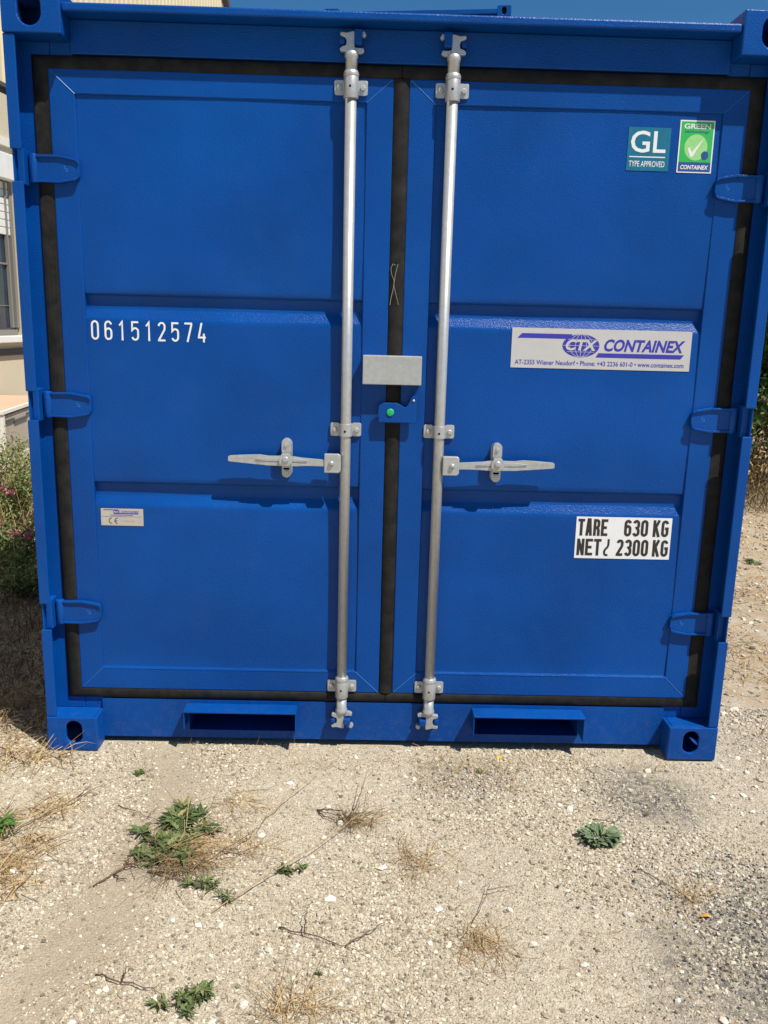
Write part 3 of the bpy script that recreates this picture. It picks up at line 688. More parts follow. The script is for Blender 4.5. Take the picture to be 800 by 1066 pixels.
# maker plate
x0, x1, z0, z1 = .3565, .908, 1.270, 1.390
mb, y = plate('maker_sticker', x0, x1, z0, z1, 'silver', dr, YP-.0014); w_ = x1-x0; h = z1-z0
U = lambda u, v: (x0+u*w_, z0+v*h)
mb.flat([U(.03, .745), U(.32, .745), U(.335, .865), U(.055, .865)], y-.0003, 'logo')
mb.flat([U(.47, .30), U(.945, .30), U(.965, .41), U(.485, .41)], y-.0003, 'logo')
ell = [U(.385+.103*math.cos(a), .585+.285*math.sin(a)) for a in np.linspace(0, 2*math.pi, 40, endpoint=False)]
mb.flat(ell, y-.0005, 'logo')
for k in (.30, .62): mb.stroke([U(.385+.103*k*math.cos(a), .585+.285*math.sin(a)) for a in np.linspace(0, 2*math.pi, 28, endpoint=False)], .0013, y-.0007-.0001*k, 'silver', True)
mb.stroke([U(.285, .585), U(.485, .585)], .0012, y-.0009, 'silver'); mb.stroke([U(.385, .31), U(.385, .87)], .0012, y-.00095, 'silver')
mb.stroke([U(.31, .74), U(.46, .74)], .0012, y-.00097, 'silver'); mb.stroke([U(.31, .43), U(.46, .43)], .0012, y-.00098, 'silver')
px, pz = U(.300, .46)
fword('CTX', px, px+.098, pz, pz+.033, mb, 'silver', y-.0012, .035, .2)
a, b = U(.515, .455), U(.965, .765); fword('CONTAINEX', a[0], b[0], a[1], b[1], mb, 'logo', y-.0004, .035, .25)
a, b = U(.022, .085), U(.967, .205); fword('AT-2355 Wiener Neudorf \u2022 Phone: +43 2236 601-0 \u2022 www.containex.com', a[0], b[0], a[1], b[1], mb, 'logo', y-.0004, .012, .0)
conform(mb).build('maker_sticker', dr, recalc=False)
# type approval
mb, y = plate('type_sticker', .662, .786, 1.847, 1.966, 'teal', dr, YP-.0014)
fword('GL', .6705, .7735, 1.8965, 1.9565, mb, 'white', y-.0004, .012)
mb.flat([(.669, 1.8835), (.774, 1.8835), (.774, 1.8865), (.669, 1.8865)], y-.0004, 'white')
fword('TYPE APPROVED', .669, .774, 1.858, 1.874, mb, 'white', y-.0004, .006)
conform(mb).build('type_sticker', dr, recalc=False)
# green sticker
x0, x1, z0, z1 = .811, .913, 1.845, 1.989
mb, y = plate('green_sticker', x0, x1, z0, z1, 'white', dr, YP-.0014, .0035, 'green')
mb.flat([(x0+.0035, z0+.0035), (x1-.0035, z0+.0035), (x1-.0035, z0+.0295), (x0+.0035, z0+.0295)], y-.0004, 'navy')
mb.flat([(.862+.034*math.cos(a), 1.915+.036*math.sin(a)) for a in np.linspace(0, 6.283, 28, endpoint=False)], y-.00035, 'lgreen')
fword('GREEN', x0+.012, x1-.012, 1.9655, 1.9795, mb, 'white', y-.0006, .022)
fword('technology', x0+.014, x1-.014, 1.9535, 1.9620, mb, 'navy', y-.0006, .008)
fword('CONTAINEX', x0+.010, x1-.010, 1.8545, 1.8665, mb, 'white', y-.0007, .03, .2)
mb.flat([(.838, 1.911), (.843, 1.916), (.851, 1.902), (.886, 1.944), (.853, 1.888), (.847, 1.889)], y-.0007, 'white')
mb.flat([(.890+.011*math.cos(a), 1.894+.0115*math.sin(a)) for a in np.linspace(0, 6.283, 20, endpoint=False)], y-.0008, 'navy')
conform(mb).build('green_sticker', dr, recalc=False)
# small type plate left
x0, x1, z0, z1 = -.9155, -.782, .7435, .7985
mb, y = plate('rating_plate', x0, x1, z0, z1, 'silver2', dl, YP-.0014); w_ = x1-x0; h = z1-z0
mb.flat([U(.05, .90), U(.42, .90), U(.42, .945), U(.08, .945)], y-.0003, 'logo')
mb.flat([U(.30, .68), U(.88, .68), U(.90, .74), U(.32, .74)], y-.0003, 'logo')
a, b = U(.29, .73), U(.46, .90); fword('CTX', a[0], b[0], a[1], b[1], mb, 'logo', y-.0004, .03, .2)
a, b = U(.48, .76), U(.90, .88); fword('CONTAINEX', a[0], b[0], a[1], b[1], mb, 'logo', y-.0004, .02, .2)
mb.flat([U(.02, .525), U(.95, .525), U(.95, .54), U(.02, .54)], y-.0003, 'navy')
for cxu in (.255, .39):
    rr_ = .0088; c0 = U(cxu, .285); mb.stroke(arc(c0[0], c0[1], rr_, rr_, 90, 270, 12), .0024, y-.0004, 'black')
c0 = U(.39, .285); mb.stroke([(c0[0]-.008, c0[1]), (c0[0]-.0005, c0[1])], .0022, y-.0006, 'black')
a, b = U(.5, .22), U(.80, .32); fword('8711 3600', a[0], b[0], a[1], b[1], mb, 'navy', y-.0004, 0) if False else None
mb.flat([U(.5, .26), U(.80, .26), U(.80, .285), U(.5, .285)], y-.0003, 'boxgrey')
mb.flat([U(.22, .60), U(.76, .60), U(.76, .63), U(.22, .63)], y-.0003, 'logo')
conform(mb).build('rating_plate', dl, recalc=False)

# ================================================================== BACKGROUND
# stacked container ends behind
def stacked(z0, hgt, label, yaw):
    c = empty('stacked_container', (.377, 8.52, z0), yaw, label=label, cat='container', group='containers stacked behind the front one')
    t = hgt; w2 = 1.1; l2 = 2.9
    for sx in (-1, 1):
        for ya in (0, l2-.12): mb = MB(); mb.box(*sorted((sx*1.0, sx*1.095)), ya, ya+.12, .12, t-.12); mb.build('corner_post', c, bevel=.004)
    for sx in (-1, 1):
        for zb in (0, t-.118):
            for yb in (0, l2-.178):
                m2 = MB(); xa = sorted((sx*1.1, sx*.938)); cx = sum(xa)/2
                m2.holeplate(xa[0], xa[1], zb, zb+.118, oval(cx, zb+.06, .028, .04, 16), yb, yb+.012); m2.box(xa[0], xa[1], yb+.0122, yb+.178, zb, zb+.118)
                m2.flat(oval(cx, zb+.06, .028, .04, 16), yb+.010, 'hole')  # black sheet behind the slot paints the shade of a hollow casting
                m2.build('corner_casting', c, bevel=.004)
    mb = MB(); mb.box(-.938, .938, .004, .10, t-.085, t-.035); mb.build('top_rail', c, bevel=.004)
    mb = MB(); mb.box(-.938, .938, .07, .12, .02, .15); mb.build('door_sill', c, bevel=.004)
    for sx in (-1, 1):
        mb = MB(); mb.box(*sorted((sx*.02, sx*1.0)), .08, .12, .155, t-.09); mb.build('container_door', c, bevel=.003)
        mb = MB(); mb.lathe([(.016, .15), (.016, t-.10)], sx*.145, .05, 12); mb.box(sx*.145-.03, sx*.145+.03, .035, .05, t-.13, t-.095, 'zinc'); mb.build('locking_bar', c)
        mb = MB(); mb.box(*sorted((sx*1.06, sx*1.09)), .12, l2-.12, .02, t-.035); mb.build('side_wall', c, bevel=.003)
    mb = MB(); mb.box(-1.05, 1.05, .11, l2, t-.075, t-.045); mb.build('roof_sheet', c)
    mb = MB(); mb.box(-1.0, 1.0, l2-.04, l2-.01, .02, t-.05); mb.build('rear_wall', c)
stacked(0, 2.58, 'tall blue container at the bottom of the stack behind the front one', R(-8.5))
stacked(2.581, 2.419, 'blue container lying on top of the stack, its roof edge above the front one', R(-8.5))

# building at left
BL = empty('office_building', (-4, 6.7, 0), -R(7), label='cream office building with shuttered window and ribbed upper cladding', cat='building')
mb = MB()   # wall around the window: opening local y -1.1..0.46, z 1.16..2.76
for (a, b, c, d) in ((-12, -1.1, -.3, 3.60), (.475, 14, -.3, 3.60), (-1.1, .475, -.3, 1.14), (-1.1, .475, 3.02, 3.60)):
    mb.box(-.35, 0, a, b, c, d, 'cream')
mb.box(-9, -.36, -12, 14, -.3, 3.6, 'cream')
mb.build('wall', BL)
mb = MB(); mb.box(-9, .03, -12, 14, 3.66, 3.70, 'dkgrey'); mb.box(-9, -.02, -12, 14, 3.60, 3.66, 'dkgrey'); mb.build('cornice', BL)
# ribbed cladding above, its upper edge slopes down to the far end
mb = MB(); ys = []; y = -12.0; k = 0
while y < 9.2:
    ys += [(y, .0), (y+.10, .0), (y+.115, -.02), (y+.145, -.02)]; y += .16
top = lambda y: 7.1+(8.55-y)*1.0 if y > 6.0 else 9.65
vs = [(x, y, 3.70) for y, x in ys]+[(x, y, min(top(y), 9.65)) for y, x in ys]; n = len(ys)
mb.add(vs, [(i, i+1, n+i+1, n+i) for i in range(n-1)], 'creamclad'); mb.box(-9, -.05, -12, 9.1, 3.7, 6.3, 'creamclad')
mb.build('upper_cladding', BL)
mb = MB(); mb.prism([(6.0, 9.60), (6.0, 9.76), (9.25, 6.46), (9.25, 6.30)], -.10, .10, 'dkgrey', axis='x'); mb.build('roof_edge', BL)
wn = MB(); wn.box(-.06, -.02, -1.1, .43, 1.141, 1.20, 'greyfr'); wn.box(-.06, -.015, .43, .475, 1.22, 2.8, 'greyfr'); wn.box(-.13, -.06, -1.1, -1.03, 1.22, 2.8, 'greyfr')
wn.box(-.06, -.02, .345, .37, 1.22, 2.8, 'greyfr'); wn.box(-.06, -.04, -1.03, .345, 1.88, 1.90, 'greyfr')
wn.box(-.057, -.05, -1.03, .345, 1.45, 1.457, 'greyfr')
wf = wn.build('window', BL, bevel=.004)
mb = MB(); mb.box(-.09, -.062, -1.1, .475, 1.14, 2.8, 'glass'); mb.build('pane', wf)
mb = MB(); mb.box(-.14, .10, -1.25, .62, 1.07, 1.138, 'wpaint'); mb.box(-.005, .03, -1.25, .60, .93, 1.00, 'dkgrey'); mb.build('window_sill', wf, bevel=.006)
mb = MB()
for k in range(7): z = 2.19+k*.078; mb.box(-.055, -.035+.012*(k % 1), -1.09, .47, z, z+.072, 'wpaint')
mb.build('roller_shutter', wf, bevel=.006)
mb = MB(); mb.box(-.03, .06, -1.15, .52, 2.74, 3.0, 'wpaint'); mb.build('shutter_box', wf, bevel=.01)
mb = MB(); mb.box(0, .03, -12, 14, 3.08, 3.16, 'offw'); mb.build('wall_band', BL)

# low box with orange lid against the wall
BX = empty('storage_bench', (-3.35, 5.12, 0), R(6), label='low grey box with white frame and faded orange lid by the cream wall', cat='box')
mb = MB(); mb.box(-.68, -.008, .008, 1.5, .03, .47, 'boxgrey'); mb.build('side_panel', BX)
mb = MB(); mb.box(-.055, .004, 0, .055, 0, .49, 'offw'); mb.box(-.055, .004, 1.45, 1.51, 0, .49, 'offw'); mb.box(-.70, -.65, 0, .055, 0, .49, 'offw')
mb.box(-.004, .006, .056, 1.449, .0, .085, 'offw'); mb.box(-.649, -.056, -.002, .008, 0, .07, 'offw'); mb.build('box_frame', BX, bevel=.004)
mb = MB(); mb.box(-.0075, .005, .10, .34, .40, .43, 'dkgrey'); mb.box(-.0075, .0055, .34, .75, .375, .405, 'dkgrey'); mb.box(-.0075, .005, .75, 1.2, .41, .43, 'dkgrey'); mb.build('handle_slot', BX)
mb = MB(); mb.box(-.71, .012, -.012, 1.52, .492, .525, 'offw'); mb.box(-.685, -.012, .012, 1.50, .5253, .529, 'orange'); mb.build('lid', BX, bevel=.004)

# ------------------------------------------------------------------ plants
def leafcloud(pts, size, n, spread, asp=.45, seed=0, droop=.3):
    """n small folded leaves near the given points -> V,F (quads split along the midrib: 2 quads each)"""
    g = np.random.default_rng(seed); pts = np.asarray(pts); k = g.integers(0, len(pts), n)
    c = pts[k]+g.normal(0, 1, (n, 3))*spread
    d = g.normal(0, 1, (n, 3)); d[:, 2] -= droop; d /= np.linalg.norm(d, axis=1)[:, None]
    up = g.normal(0, .6, (n, 3)); up[:, 2] += 1; s_ = np.cross(d, up); s_ /= np.linalg.norm(s_, axis=1)[:, None]; nn = np.cross(s_, d)
    L_ = size*g.uniform(.6, 1.3, n)[:, None]; W_ = L_*asp
    V = np.stack([c, c+d*L_*.45+s_*W_*.5+nn*L_*.08, c+d*L_, c+d*L_*.45-s_*W_*.5+nn*L_*.08, c+d*L_*.5], 1)
    b = (np.arange(n)*5)[:, None]
    F = np.concatenate([b+np.array([[0, 1, 4]]), b+np.array([[1, 2, 4]]), b+np.array([[2, 3, 4]]), b+np.array([[3, 0, 4]])], 1).reshape(-1, 3)
    return V.reshape(-1, 3), F
def blades(xy, h, lean, width, seed=0, seg=4, curl=.6, base=None, zfun=None):
    """thin bent blades: xy (n,2); h, lean arrays"""
    g = np.random.default_rng(seed); n = len(xy); a = g.uniform(0, 6.283, n); el = lean+g.normal(0, .25, n)
    if base is not None: a = base+g.normal(0, .5, n)
    L_ = h*g.uniform(.5, 1.3, n); ph = np.clip(1.45-np.abs(el), .02, 1.5)    # elevation at root
    P = np.zeros((n, seg+1, 3)); z = (zfun or gz)(xy[:, 0], xy[:, 1])+.002; P[:, 0] = np.stack([xy[:, 0], xy[:, 1], z], 1)
    az = a.copy(); tw = g.normal(0, .25, n)
    for i in range(seg):
        st = L_/seg; P[:, i+1, 0] = P[:, i, 0]+st*np.cos(ph)*np.cos(az); P[:, i+1, 1] = P[:, i, 1]+st*np.cos(ph)*np.sin(az)
        P[:, i+1, 2] = np.maximum(P[:, i, 2]+st*np.sin(ph), z+.002); ph = ph-curl*g.uniform(.3, 1.2, n)/seg*1.5; az = az+tw
    wv = np.stack([-np.sin(a), np.cos(a), np.full(n, .35)], 1)*width/2
    V = np.zeros((n, seg+1, 2, 3))
    for i in range(seg+1):
        k = (1-i/seg)**.6*.92+.08
        V[:, i, 0] = P[:, i]-wv*k; V[:, i, 1] = P[:, i]+wv*k
    b = (np.arange(n)*(seg+1)*2)[:, None]
    F = np.concatenate([b+np.array([[2*i, 2*i+1, 2*i+3, 2*i+2]]) for i in range(seg)], 1).reshape(-1, 4)
    return V.reshape(-1, 3), F
def stuff_blades(name, label, xy, h, lean, width, mat, seed, curl=.6):
    V, F = blades(np.asarray(xy), h, lean, width, seed, curl=curl)
    return tag(np_mesh(name, V, F, [mat]), label, 'dry grass', kind='stuff')
g = np.random.default_rng(11)
def area(n, x0, x1, y0, y1, dens=None):
    xy = np.stack([g.uniform(x0, x1, n), g.uniform(y0, y1, n)], 1)
    k = nocont(xy[:, 0], xy[:, 1]) & ~((np.abs(xy[:, 0]) < 1.13) & (xy[:, 1] > -.02))
    if dens is not None: k &= dens(xy[:, 0], xy[:, 1]) > g.random(n)
    return xy[k]
# dead grass in the shade left of the container
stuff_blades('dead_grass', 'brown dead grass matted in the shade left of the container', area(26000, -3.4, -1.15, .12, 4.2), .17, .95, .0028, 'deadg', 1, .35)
stuff_blades('dry_grass', 'straw coloured grass heaped at the container front corner',
             np.concatenate([area(1500, -1.9, -1.13, -.12, .45, lambda x, y: np.clip(1.2-np.hypot((x+1.45)/.4, (y-.2)/.35), 0, 1)), area(120, -1.25, -1.0, -.1, .0), area(700, -2.6, -1.5, .1, 1.2), area(200, -1.15, -.9, -.75, -.35)]), .115, 1.1, .0030, 'straw', 2)
stuff_blades('dry_grass', 'thin straw scattered on the ground right of the container',
             area(16000, 1.13, 5.2, .1, 5.0, lambda x, y: np.clip((vnoise(x, y, 2.2, 5)-.3)*2.5, .06, 1)), .13, 1.15, .004, 'straw', 3)
stuff_blades('dry_litter', 'loose straw bits scattered over the gravel',
             area(1500, -1.4, 1.5, -1.4, .1, lambda x, y: np.clip((vnoise(x, y, 3.1, 6)-.45)*2.4, .05, 1)), .045, 1.42, .0013, 'straw', 4, .2)
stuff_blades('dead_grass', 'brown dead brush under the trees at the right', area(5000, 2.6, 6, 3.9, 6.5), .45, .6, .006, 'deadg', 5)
# thin grass along the sill
stuff_blades('sill_grass', 'sparse dry grass growing along the sill of the container', np.concatenate([area(160, -.95, .95, -.10, -.015), area(120, .1, .42, -.22, -.02)]), .07, .75, .0016, 'straw', 6)

def weed(name, x, y, rad, n, mat, label, up=.5, wid=.2, seed=0, rise=.4, cat='weed', jag=True, blunt=False):
    """low plant with leaves radiating from its centre"""
    q = np.random.default_rng(seed); mb = MB(); z0 = float(gz(x, y))
    nc = 1 if blunt else max(2, n//4); cc = [(q.normal(0, rad*.27), q.normal(0, rad*.24)) for _ in range(nc)]
    if nc == 1: cc = [(rad*.62*math.sqrt(q.random())*math.cos(t_), rad*.5*math.sqrt(q.random())*math.sin(t_)) for t_ in q.uniform(0, 6.283, 40)]
    for cx_, cy_ in cc:
        if nc > 1: mb.tube([(0, 0, .004), (cx_*.5+q.normal(0, .004), cy_*.5, .010), (cx_, cy_, .008)], [.0016, .0013, .001], 5, 'twig')
    for i in range(n if blunt else int(n*6)):
        a = q.uniform(0, 6.283); L_ = rad*(q.uniform(.26, .52) if blunt else q.uniform(.10, .38)); el = q.uniform(.1, 1.0)*rise*2; W_ = L_*wid*q.uniform(.8, 1.4)*(1.2 if blunt else 1.2); k = 6
        cx_, cy_ = cc[i % len(cc)]; a = math.atan2(cy_, cx_)+q.normal(0, .7) if blunt else a
        c = Vector((cx_+q.normal(0, rad*.05), cy_+q.normal(0, rad*.05), .002+q.uniform(0, .012))); d = Vector((math.cos(a), math.sin(a), 0)); sd_ = Vector((-d.y, d.x, 0)); tw = q.normal(0, .5); vs = []; bend = q.normal(0, .25)
        for j in range(k+1):
            u = j/k; pw = (math.sin(math.pi*min(u**(.9 if not blunt else 1.8)*.93+.04, 1)))
            if jag and j % 2: pw *= .68
            p = c+d*L_*u*math.cos(el*(1-u*.6))+sd_*L_*bend*u*u+Vector((0, 0, L_*up*(math.sin(el)*u-.55*u*u*math.sin(el))))
            vs += [p-sd_*W_*.5*pw+Vector((0, 0, W_*.15*pw+tw*W_*.3*pw)), p, p+sd_*W_*.5*pw+Vector((0, 0, W_*.15*pw-tw*W_*.3*pw))]
        fs = []
        for j in range(k): b = j*3; fs += [(b, b+1, b+4, b+3), (b+1, b+2, b+5, b+4)]
        mb.add(vs, fs, mat)
    o = mb.build(name, None, loc=(x, y, z0), recalc=False); return tag(o, label, cat, 'weeds growing in the gravel')
weed('weed_plant', -.58, -.395, .13, 70, 'weed', 'upper dark green clump of the largest weed patch before the left door', .9, .22, 1, .55)
weed('weed_plant', -.60, -.505, .12, 70, 'weed', 'leafy weed just below the largest dark clump, beside dark twigs', .8, .24, 2, .5)
weed('weed_plant', -.45, -.66, .095, 18, 'weed', 'small spiky dark green weed crossed by a long straw stem', .8, .16, 3, .6)
weed('weed_plant', -.25, -.60, .06, 16, 'weed', 'small flat dark green weed at the lower end of the long straw stem', .5, .26, 4, .3)
weed('rosette_plant', .59, -.46, .066, 230, 'succ', 'compact round grey green rosette standing alone on the gravel', 1.0, .30, 5, .85, jag=False, blunt=True)
weed('weed_plant', -.42, -1.07, .085, 36, 'weed', 'dark green weed cut by the bottom edge of the photo', .9, .18, 6, .5)
weed('weed_plant', -1.07, -.46, .12, 44, 'weedlt', 'fresh green weed at the left edge among straw', .9, .20, 7, .6)
weed('weed_plant', -.75, -.14, .038, 18, 'weedlt', 'tiny bright green seedling nearest the sill under the left door', .7, .24, 8, .4)
weed('weed_plant', -.15, -.98, .022, 8, 'weed', 'tiny dark seedling near white stones at the bottom', .7, .26, 9, .5)
weed('weed_plant', .77, -.34, .032, 7, 'weed', 'faint small weed right of the round rosette', .6, .14, 10, .5)
weed('weed_plant', .30, -.10, .03, 8, 'weedlt', 'pale small weed close to the sill under the right door', .7, .16, 11, .6)
weed('weed_plant', 2.3, 2.5, .10, 24, 'weed', 'low weed on the sunlit dirt right of the container', .8, .18, 12, .5)

def tuft(name, x, y, rad, n, label, mat='straw', seed=0, lean=1.15, wid=.0016, cat='dry grass tuft'):
    q = np.random.default_rng(seed); xy = np.stack([x+q.normal(0, rad*.35, n), y+q.normal(0, rad*.3, n)], 1)
    V, F = blades(xy, rad*1.3, lean, wid, seed, seg=5, curl=.9); V = V-np.array([x, y, 0])
    return tag(np_mesh(name, V, F, [mat], loc=(x, y, 0)), label, cat, 'dry tufts on the gravel')
tuft('dry_tuft', -.10, -.37, .075, 80, 'brown dry tuft with upright dark twig below the left locking bar', 'deadg', 21)
tuft('dry_tuft', -.07, -.38, .07, 60, 'yellow straw fan beside the brown tuft below the left locking bar', 'straw', 22)
tuft('dry_tuft', .09, -.56, .10, 80, 'wide sparse dry tuft in the middle of the gravel', 'straw', 23, 1.3)
tuft('dry_tuft', .22, -.87, .085, 110, 'dry tuft nearest the bottom, below the right locking bar', 'straw', 24, 1.2)
tuft('dry_tuft', .755, -.71, .07, 45, 'thin dry tuft around the orange leaf', 'straw', 25, 1.2)
tuft('dry_tuft', -.21, -1.07, .09, 100, 'straw tuft cut by the bottom edge beside the green weed', 'straw', 26, 1.2)
tuft('dry_tuft', -.54, -.52, .12, 260, 'straw matted around the largest weed patch', 'straw', 27, 1.25)
tuft('dry_tuft', -.56, -.58, .11, 160, 'brown straw matted under the largest weed patch', 'deadg', 28, 1.3)
tuft('dry_tuft', -.44, -.30, .09, 60, 'straw wisps above the largest weed patch', 'straw', 29, 1.25)
tuft('dry_tuft', -.37, -.50, .08, 60, 'straw wisps right of the largest weed patch', 'straw', 30, 1.3)
tuft('dry_tuft', -1.0, -.62, .12, 130, 'straw tuft below the fresh green weed at the left edge', 'straw', 31, 1.2)
tuft('dry_tuft', -.96, -.33, .10, 80, 'straw tuft above the fresh green weed at the left edge', 'straw', 32, 1.25)

def twig(pts, rad, label, mat='twig', name='twig', branches=()):
    def Z(p): return Vector((p[0], p[1], float(gz(p[0], p[1]))+p[2]))
    o = Z(pts[0]); mb = MB()
    for path in (pts,)+tuple(branches):
        Q = [Vector(p) for p in path]; Q = [Q[0]*2-Q[1]]+Q+[Q[-1]*2-Q[-2]]; path2 = []; q = random.Random(len(label)*7+len(path))
        for i in range(1, len(Q)-2):
            for k in range(6):
                t = k/6; a, b, c, d = Q[i-1:i+3]
                path2.append(.5*((2*b)+(c-a)*t+(2*a-5*b+4*c-d)*t*t+(3*b-a-3*c+d)*t**3)+Vector((q.gauss(0, .0022), q.gauss(0, .0022), q.gauss(0, .001))))
        path2[0] = Q[1]; path2.append(Q[-2])
        P = [Z(p)-o for p in path2]; n = len(P); mb.tube(P, [rad*.78*(1-.75*i/(n-1)) for i in range(n)], 5, mat)
    return tag(mb.build(name, None, loc=o), label, 'twig', 'twigs and stems on the gravel')
twig([(-.26, -.82, .006), (-.18, -.86, .012), (-.10, -.89, .008), (-.06, -.90, .004)], .0024, 'dark twig forked in two at the lower middle', branches=([(-.195, -.855, .012), (-.20, -.80, .03), (-.185, -.77, .04)], [(-.10, -.89, .008), (-.04, -.84, .02), (.01, -.80, .02)]))
twig([(-.64, -.98, .004), (-.60, -1.0, .01), (-.52, -1.03, .01), (-.46, -1.06, .004)], .0026, 'dark stick pointing to the weed at the bottom edge', branches=([(-.575, -1.01, .01), (-.575, -.975, .02)],))
twig([(-.62, -.62, .006), (-.52, -.62, .015), (-.44, -.56, .03), (-.36, -.46, .03), (-.34, -.38, .02)], .0026, 'dark branch curving round the right side of the largest weed patch', branches=([(-.44, -.56, .03), (-.40, -.55, .02), (-.34, -.50, .015)],))
twig([(-.74, -.68, .004), (-.68, -.61, .01), (-.60, -.58, .02), (-.52, -.58, .02)], .0034, 'thick dark twig at the foot of the largest weed patch', branches=([(-.70, -.64, .008), (-.66, -.66, .01)], [(-.68, -.61, .01), (-.68, -.56, .02)], [(-.65, -.6, .01), (-.70, -.58, .01)]))
twig([(-.43, -.77, .004), (-.36, -.70, .02), (-.26, -.60, .03), (-.17, -.50, .03), (-.10, -.40, .02), (-.06, -.33, .015), (-.055, -.23, .01)], .0023, 'long straw stem curving across the gravel below the left door', 'straw', 'straw_stem')
twig([(-.20, -.33, .005), (-.14, -.35, .02), (-.10, -.38, .02), (-.075, -.30, .04), (-.055, -.2, .06)], .0030, 'brown forked twig lying in the tuft below the left locking bar', branches=([(-.20, -.33, .005), (-.17, -.37, .01), (-.12, -.385, .01)],))
twig([(-.35, -.39, .01), (-.28, -.29, .03), (-.22, -.20, .04), (-.2, -.15, .04)], .002, 'straw stem rising toward the sill from the largest weed patch', 'straw', 'straw_stem')
twig([(-1.05, -.52, .01), (-.98, -.42, .02), (-.90, -.31, .02), (-.84, -.20, .015)], .0026, 'thin dark stem running up from the left edge weed', branches=([(-.90, -.31, .02), (-.88, -.25, .03)],))
twig([(-.78, -.32, .004), (-.68, -.38, .01), (-.60, -.42, .01)], .0018, 'thin dark twig left of the largest weed patch', branches=([(-.68, -.38, .01), (-.66, -.33, .02)],))
twig([(-.60, -.62, .004), (-.42, -.70, .01), (-.36, -.73, .012)], .0018, 'dark twig under the spiky weed')
twig([(.09, -.02, .06), (.17, -.05, .04), (.26, -.08, .02), (.33, -.10, .01)], .0012, 'pale stem leaning from the right locking bar foot to the ground', 'straw', 'straw_stem')
twig([(.20, -.80, .004), (.25, -.70, .02), (.26, -.62, .01)], .0015, 'fine twig in the tuft below the right locking bar', branches=([(.25, -.70, .02), (.33, -.68, .02)],))
twig([(.60, -.36, .004), (.66, -.38, .012), (.71, -.33, .01)], .0018, 'short bent twig just above the round rosette')
twig([(.66, -.60, .004), (.72, -.68, .01), (.76, -.74, .01)], .0018, 'fine twig leading to the orange leaf')
for k, (a, b, c, dd) in enumerate([(-.60, -.40, -.50, -.26), (-.55, -.45, -.40, -.36), (-.62, -.50, -.72, -.42), (-.50, -.60, -.30, -.66), (-.58, -.34, -.66, -.22)]):
    twig([(a, b, .01), ((a+c)/2, (b+dd)/2, .05), (c, dd, .035)], .0013, ['pale stalk rising from the largest weed patch toward the sill', 'pale stalk leaning right out of the largest weed patch', 'pale stalk leaning left out of the lower dark clump', 'pale straw lying right of the spiky weed', 'pale stalk leaning left above the largest weed patch'][k], 'straw', 'straw_stem')
# orange leaf, yellow flower
V, F = leafcloud([(0, 0, .012)], .035, 1, 0, .32, 5); V = np.array([(-.016, 0, .006), (0, -.006, .012), (.018, .002, .006), (0, .006, .014), (.001, 0, .016)])
F = np.array([(0, 1, 4), (1, 2, 4), (2, 3, 4), (3, 0, 4)])
tag(np_mesh('fallen_leaf', V, F, ['orangeleaf'], loc=(.77, -.78, float(gz(.77, -.78)))), 'small orange yellow leaf lying on dark gravel at the lower right', 'leaf')
fl = empty('yellow_flower', (.37, -.06, float(gz(.37, -.06))), label='tiny yellow flower by the sill under the right forklift pocket', cat='flower')
mb = MB(); mb.tube([(0, 0, 0), (.003, 0, .02), (.001, 0, .035)], .0008, 5, 'weedlt'); mb.build('stem', fl)
mb = MB()
for k in range(8):
    a = k*math.pi/4; mb.add([(.001, 0, .035), (.001+.008*math.cos(a-.3), .008*math.sin(a-.3), .038), (.001+.011*math.cos(a), .011*math.sin(a), .036), (.001+.008*math.cos(a+.3), .008*math.sin(a+.3), .038)], [(0, 1, 2, 3)], 'yellow')
mb.build('petals', fl, recalc=False)

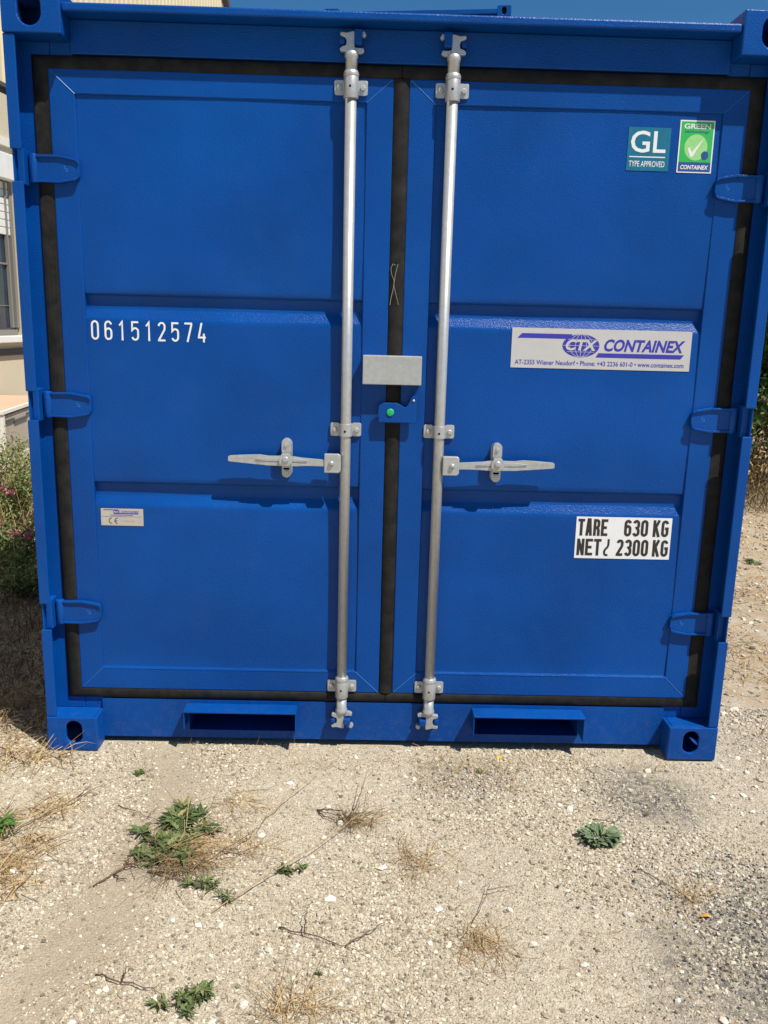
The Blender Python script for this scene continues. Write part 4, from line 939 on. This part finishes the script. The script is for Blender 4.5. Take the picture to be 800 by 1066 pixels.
def shrub(name, x, y, w_, h, nst, nleaf, leaf, mat, label, cat, seed, flowers=0, group=None, size=.03, trunk=.012, straw=0, lean=.35):
    q = np.random.default_rng(seed); root = empty(name, (x, y, 0), label=label, cat=cat, group=group)
    mb = MB(); tips = []
    for i in range(nst):
        a = q.uniform(0, 6.283); r_ = w_*q.uniform(.2, 1)**.7; hh = h*q.uniform(.55, 1.0)*(1-.35*(r_/w_)**2); p = Vector((q.normal(0, .05)*w_, q.normal(0, .05)*w_, 0)); P = [p]
        for j in range(1, 6):
            u = j/5; P.append(Vector((math.cos(a)*r_*u**1.2+q.normal(0, .03)*h, math.sin(a)*r_*u**1.2+q.normal(0, .03)*h, hh*u**.85)))
        mb.tube(P, [trunk*(1-.8*j/5) for j in range(6)], 6, 'bark' if trunk > .008 else 'twig')
        for j in range(1 if h < 1 else 2, 6):
            tips.append(tuple(P[j]))
            for k in range(3): tips.append((P[j].x+q.normal(0, .11)*w_, P[j].y+q.normal(0, .11)*w_, max(.02, P[j].z+q.normal(0, .07)*h)))
    mb.build('branches', root)
    V, F = leafcloud(tips, size, nleaf, (w_*.07, w_*.07, h*.045), .45, seed); V[:, 2] = np.maximum(V[:, 2], .01)
    np_mesh('foliage', V, F, [mat], parent=root)
    if flowers:
        t = np.array(tips); hi = t[t[:, 2] > np.quantile(t[:, 2], .4)]; hi = hi[q.integers(0, len(hi), flowers)]
        V, F = leafcloud(hi+np.array([0, -.03, .03]), .018, flowers*34, .014, .6, seed+5, -.3); np_mesh('blossom', V, F, ['pink'], parent=root)
    return root
GB = 'flowering bushes left of the container'
shrub('flowering_bush', -2.55, 3.1, .42, .62, 24, 6200, 0, 'leafL', 'bushy green shrub with pink blossoms nearest the container wall', 'shrub', 41, 7, GB, .028, .005)
shrub('flowering_bush', -3.05, 4.0, .45, .48, 20, 4600, 0, 'leafL', 'green shrub with pink blossoms in front of the low box', 'shrub', 42, 6, GB, .03, .005)
shrub('flowering_bush', -2.05, 2.05, .36, .44, 18, 3600, 0, 'leafL', 'lowest green shrub with few pink blossoms at the edge of the shade', 'shrub', 43, 5, GB, .026, .004)
shrub('flowering_bush', -2.7, 4.9, .40, .42, 16, 2600, 0, 'leafL', 'green shrub farthest back between the low box and the container', 'shrub', 44, 5, GB, .03, .004)
shrub('flowering_bush', -1.78, 1.55, .30, .26, 14, 2600, 0, 'leafL', 'low green shrub in the shade right beside the container', 'shrub', 46, 0, GB, .024, .004)
stuff_blades('tall_grass', 'tall yellow grass stalks standing among the flowering bushes', area(900, -3.5, -1.9, 1.8, 5.2), .42, .28, .006, 'straw', 45, .25)
GT = 'leafy trees right of the container'
shrub('leafy_tree', 3.75, 5.0, 1.15, 3.2, 15, 15000, 0, 'leafR', 'dense leafy tree nearest the container on the right', 'tree', 51, 0, GT, .085, .05)
shrub('leafy_tree', 4.7, 7.0, 1.6, 4.0, 15, 12000, 0, 'leafR', 'larger leafy tree behind the nearest one on the right', 'tree', 52, 0, GT, .11, .07)
shrub('leafy_tree', 2.7, 8.2, 1.2, 2.9, 12, 8000, 0, 'leafR', 'leafy tree far back, directly behind the container', 'tree', 53, 0, GT, .10, .05)
shrub('dry_bush', 3.1, 4.6, .45, .75, 26, 900, 0, 'straw', 'bare dry bush of grey twigs under the right trees', 'shrub', 54, 0, None, .04, .007)
shrub('leafy_tree', 7.5, 9.5, 2.4, 4.5, 14, 9000, 0, 'leafR', 'broad leafy tree standing farthest right', 'tree', 55, 0, GT, .13, .08)
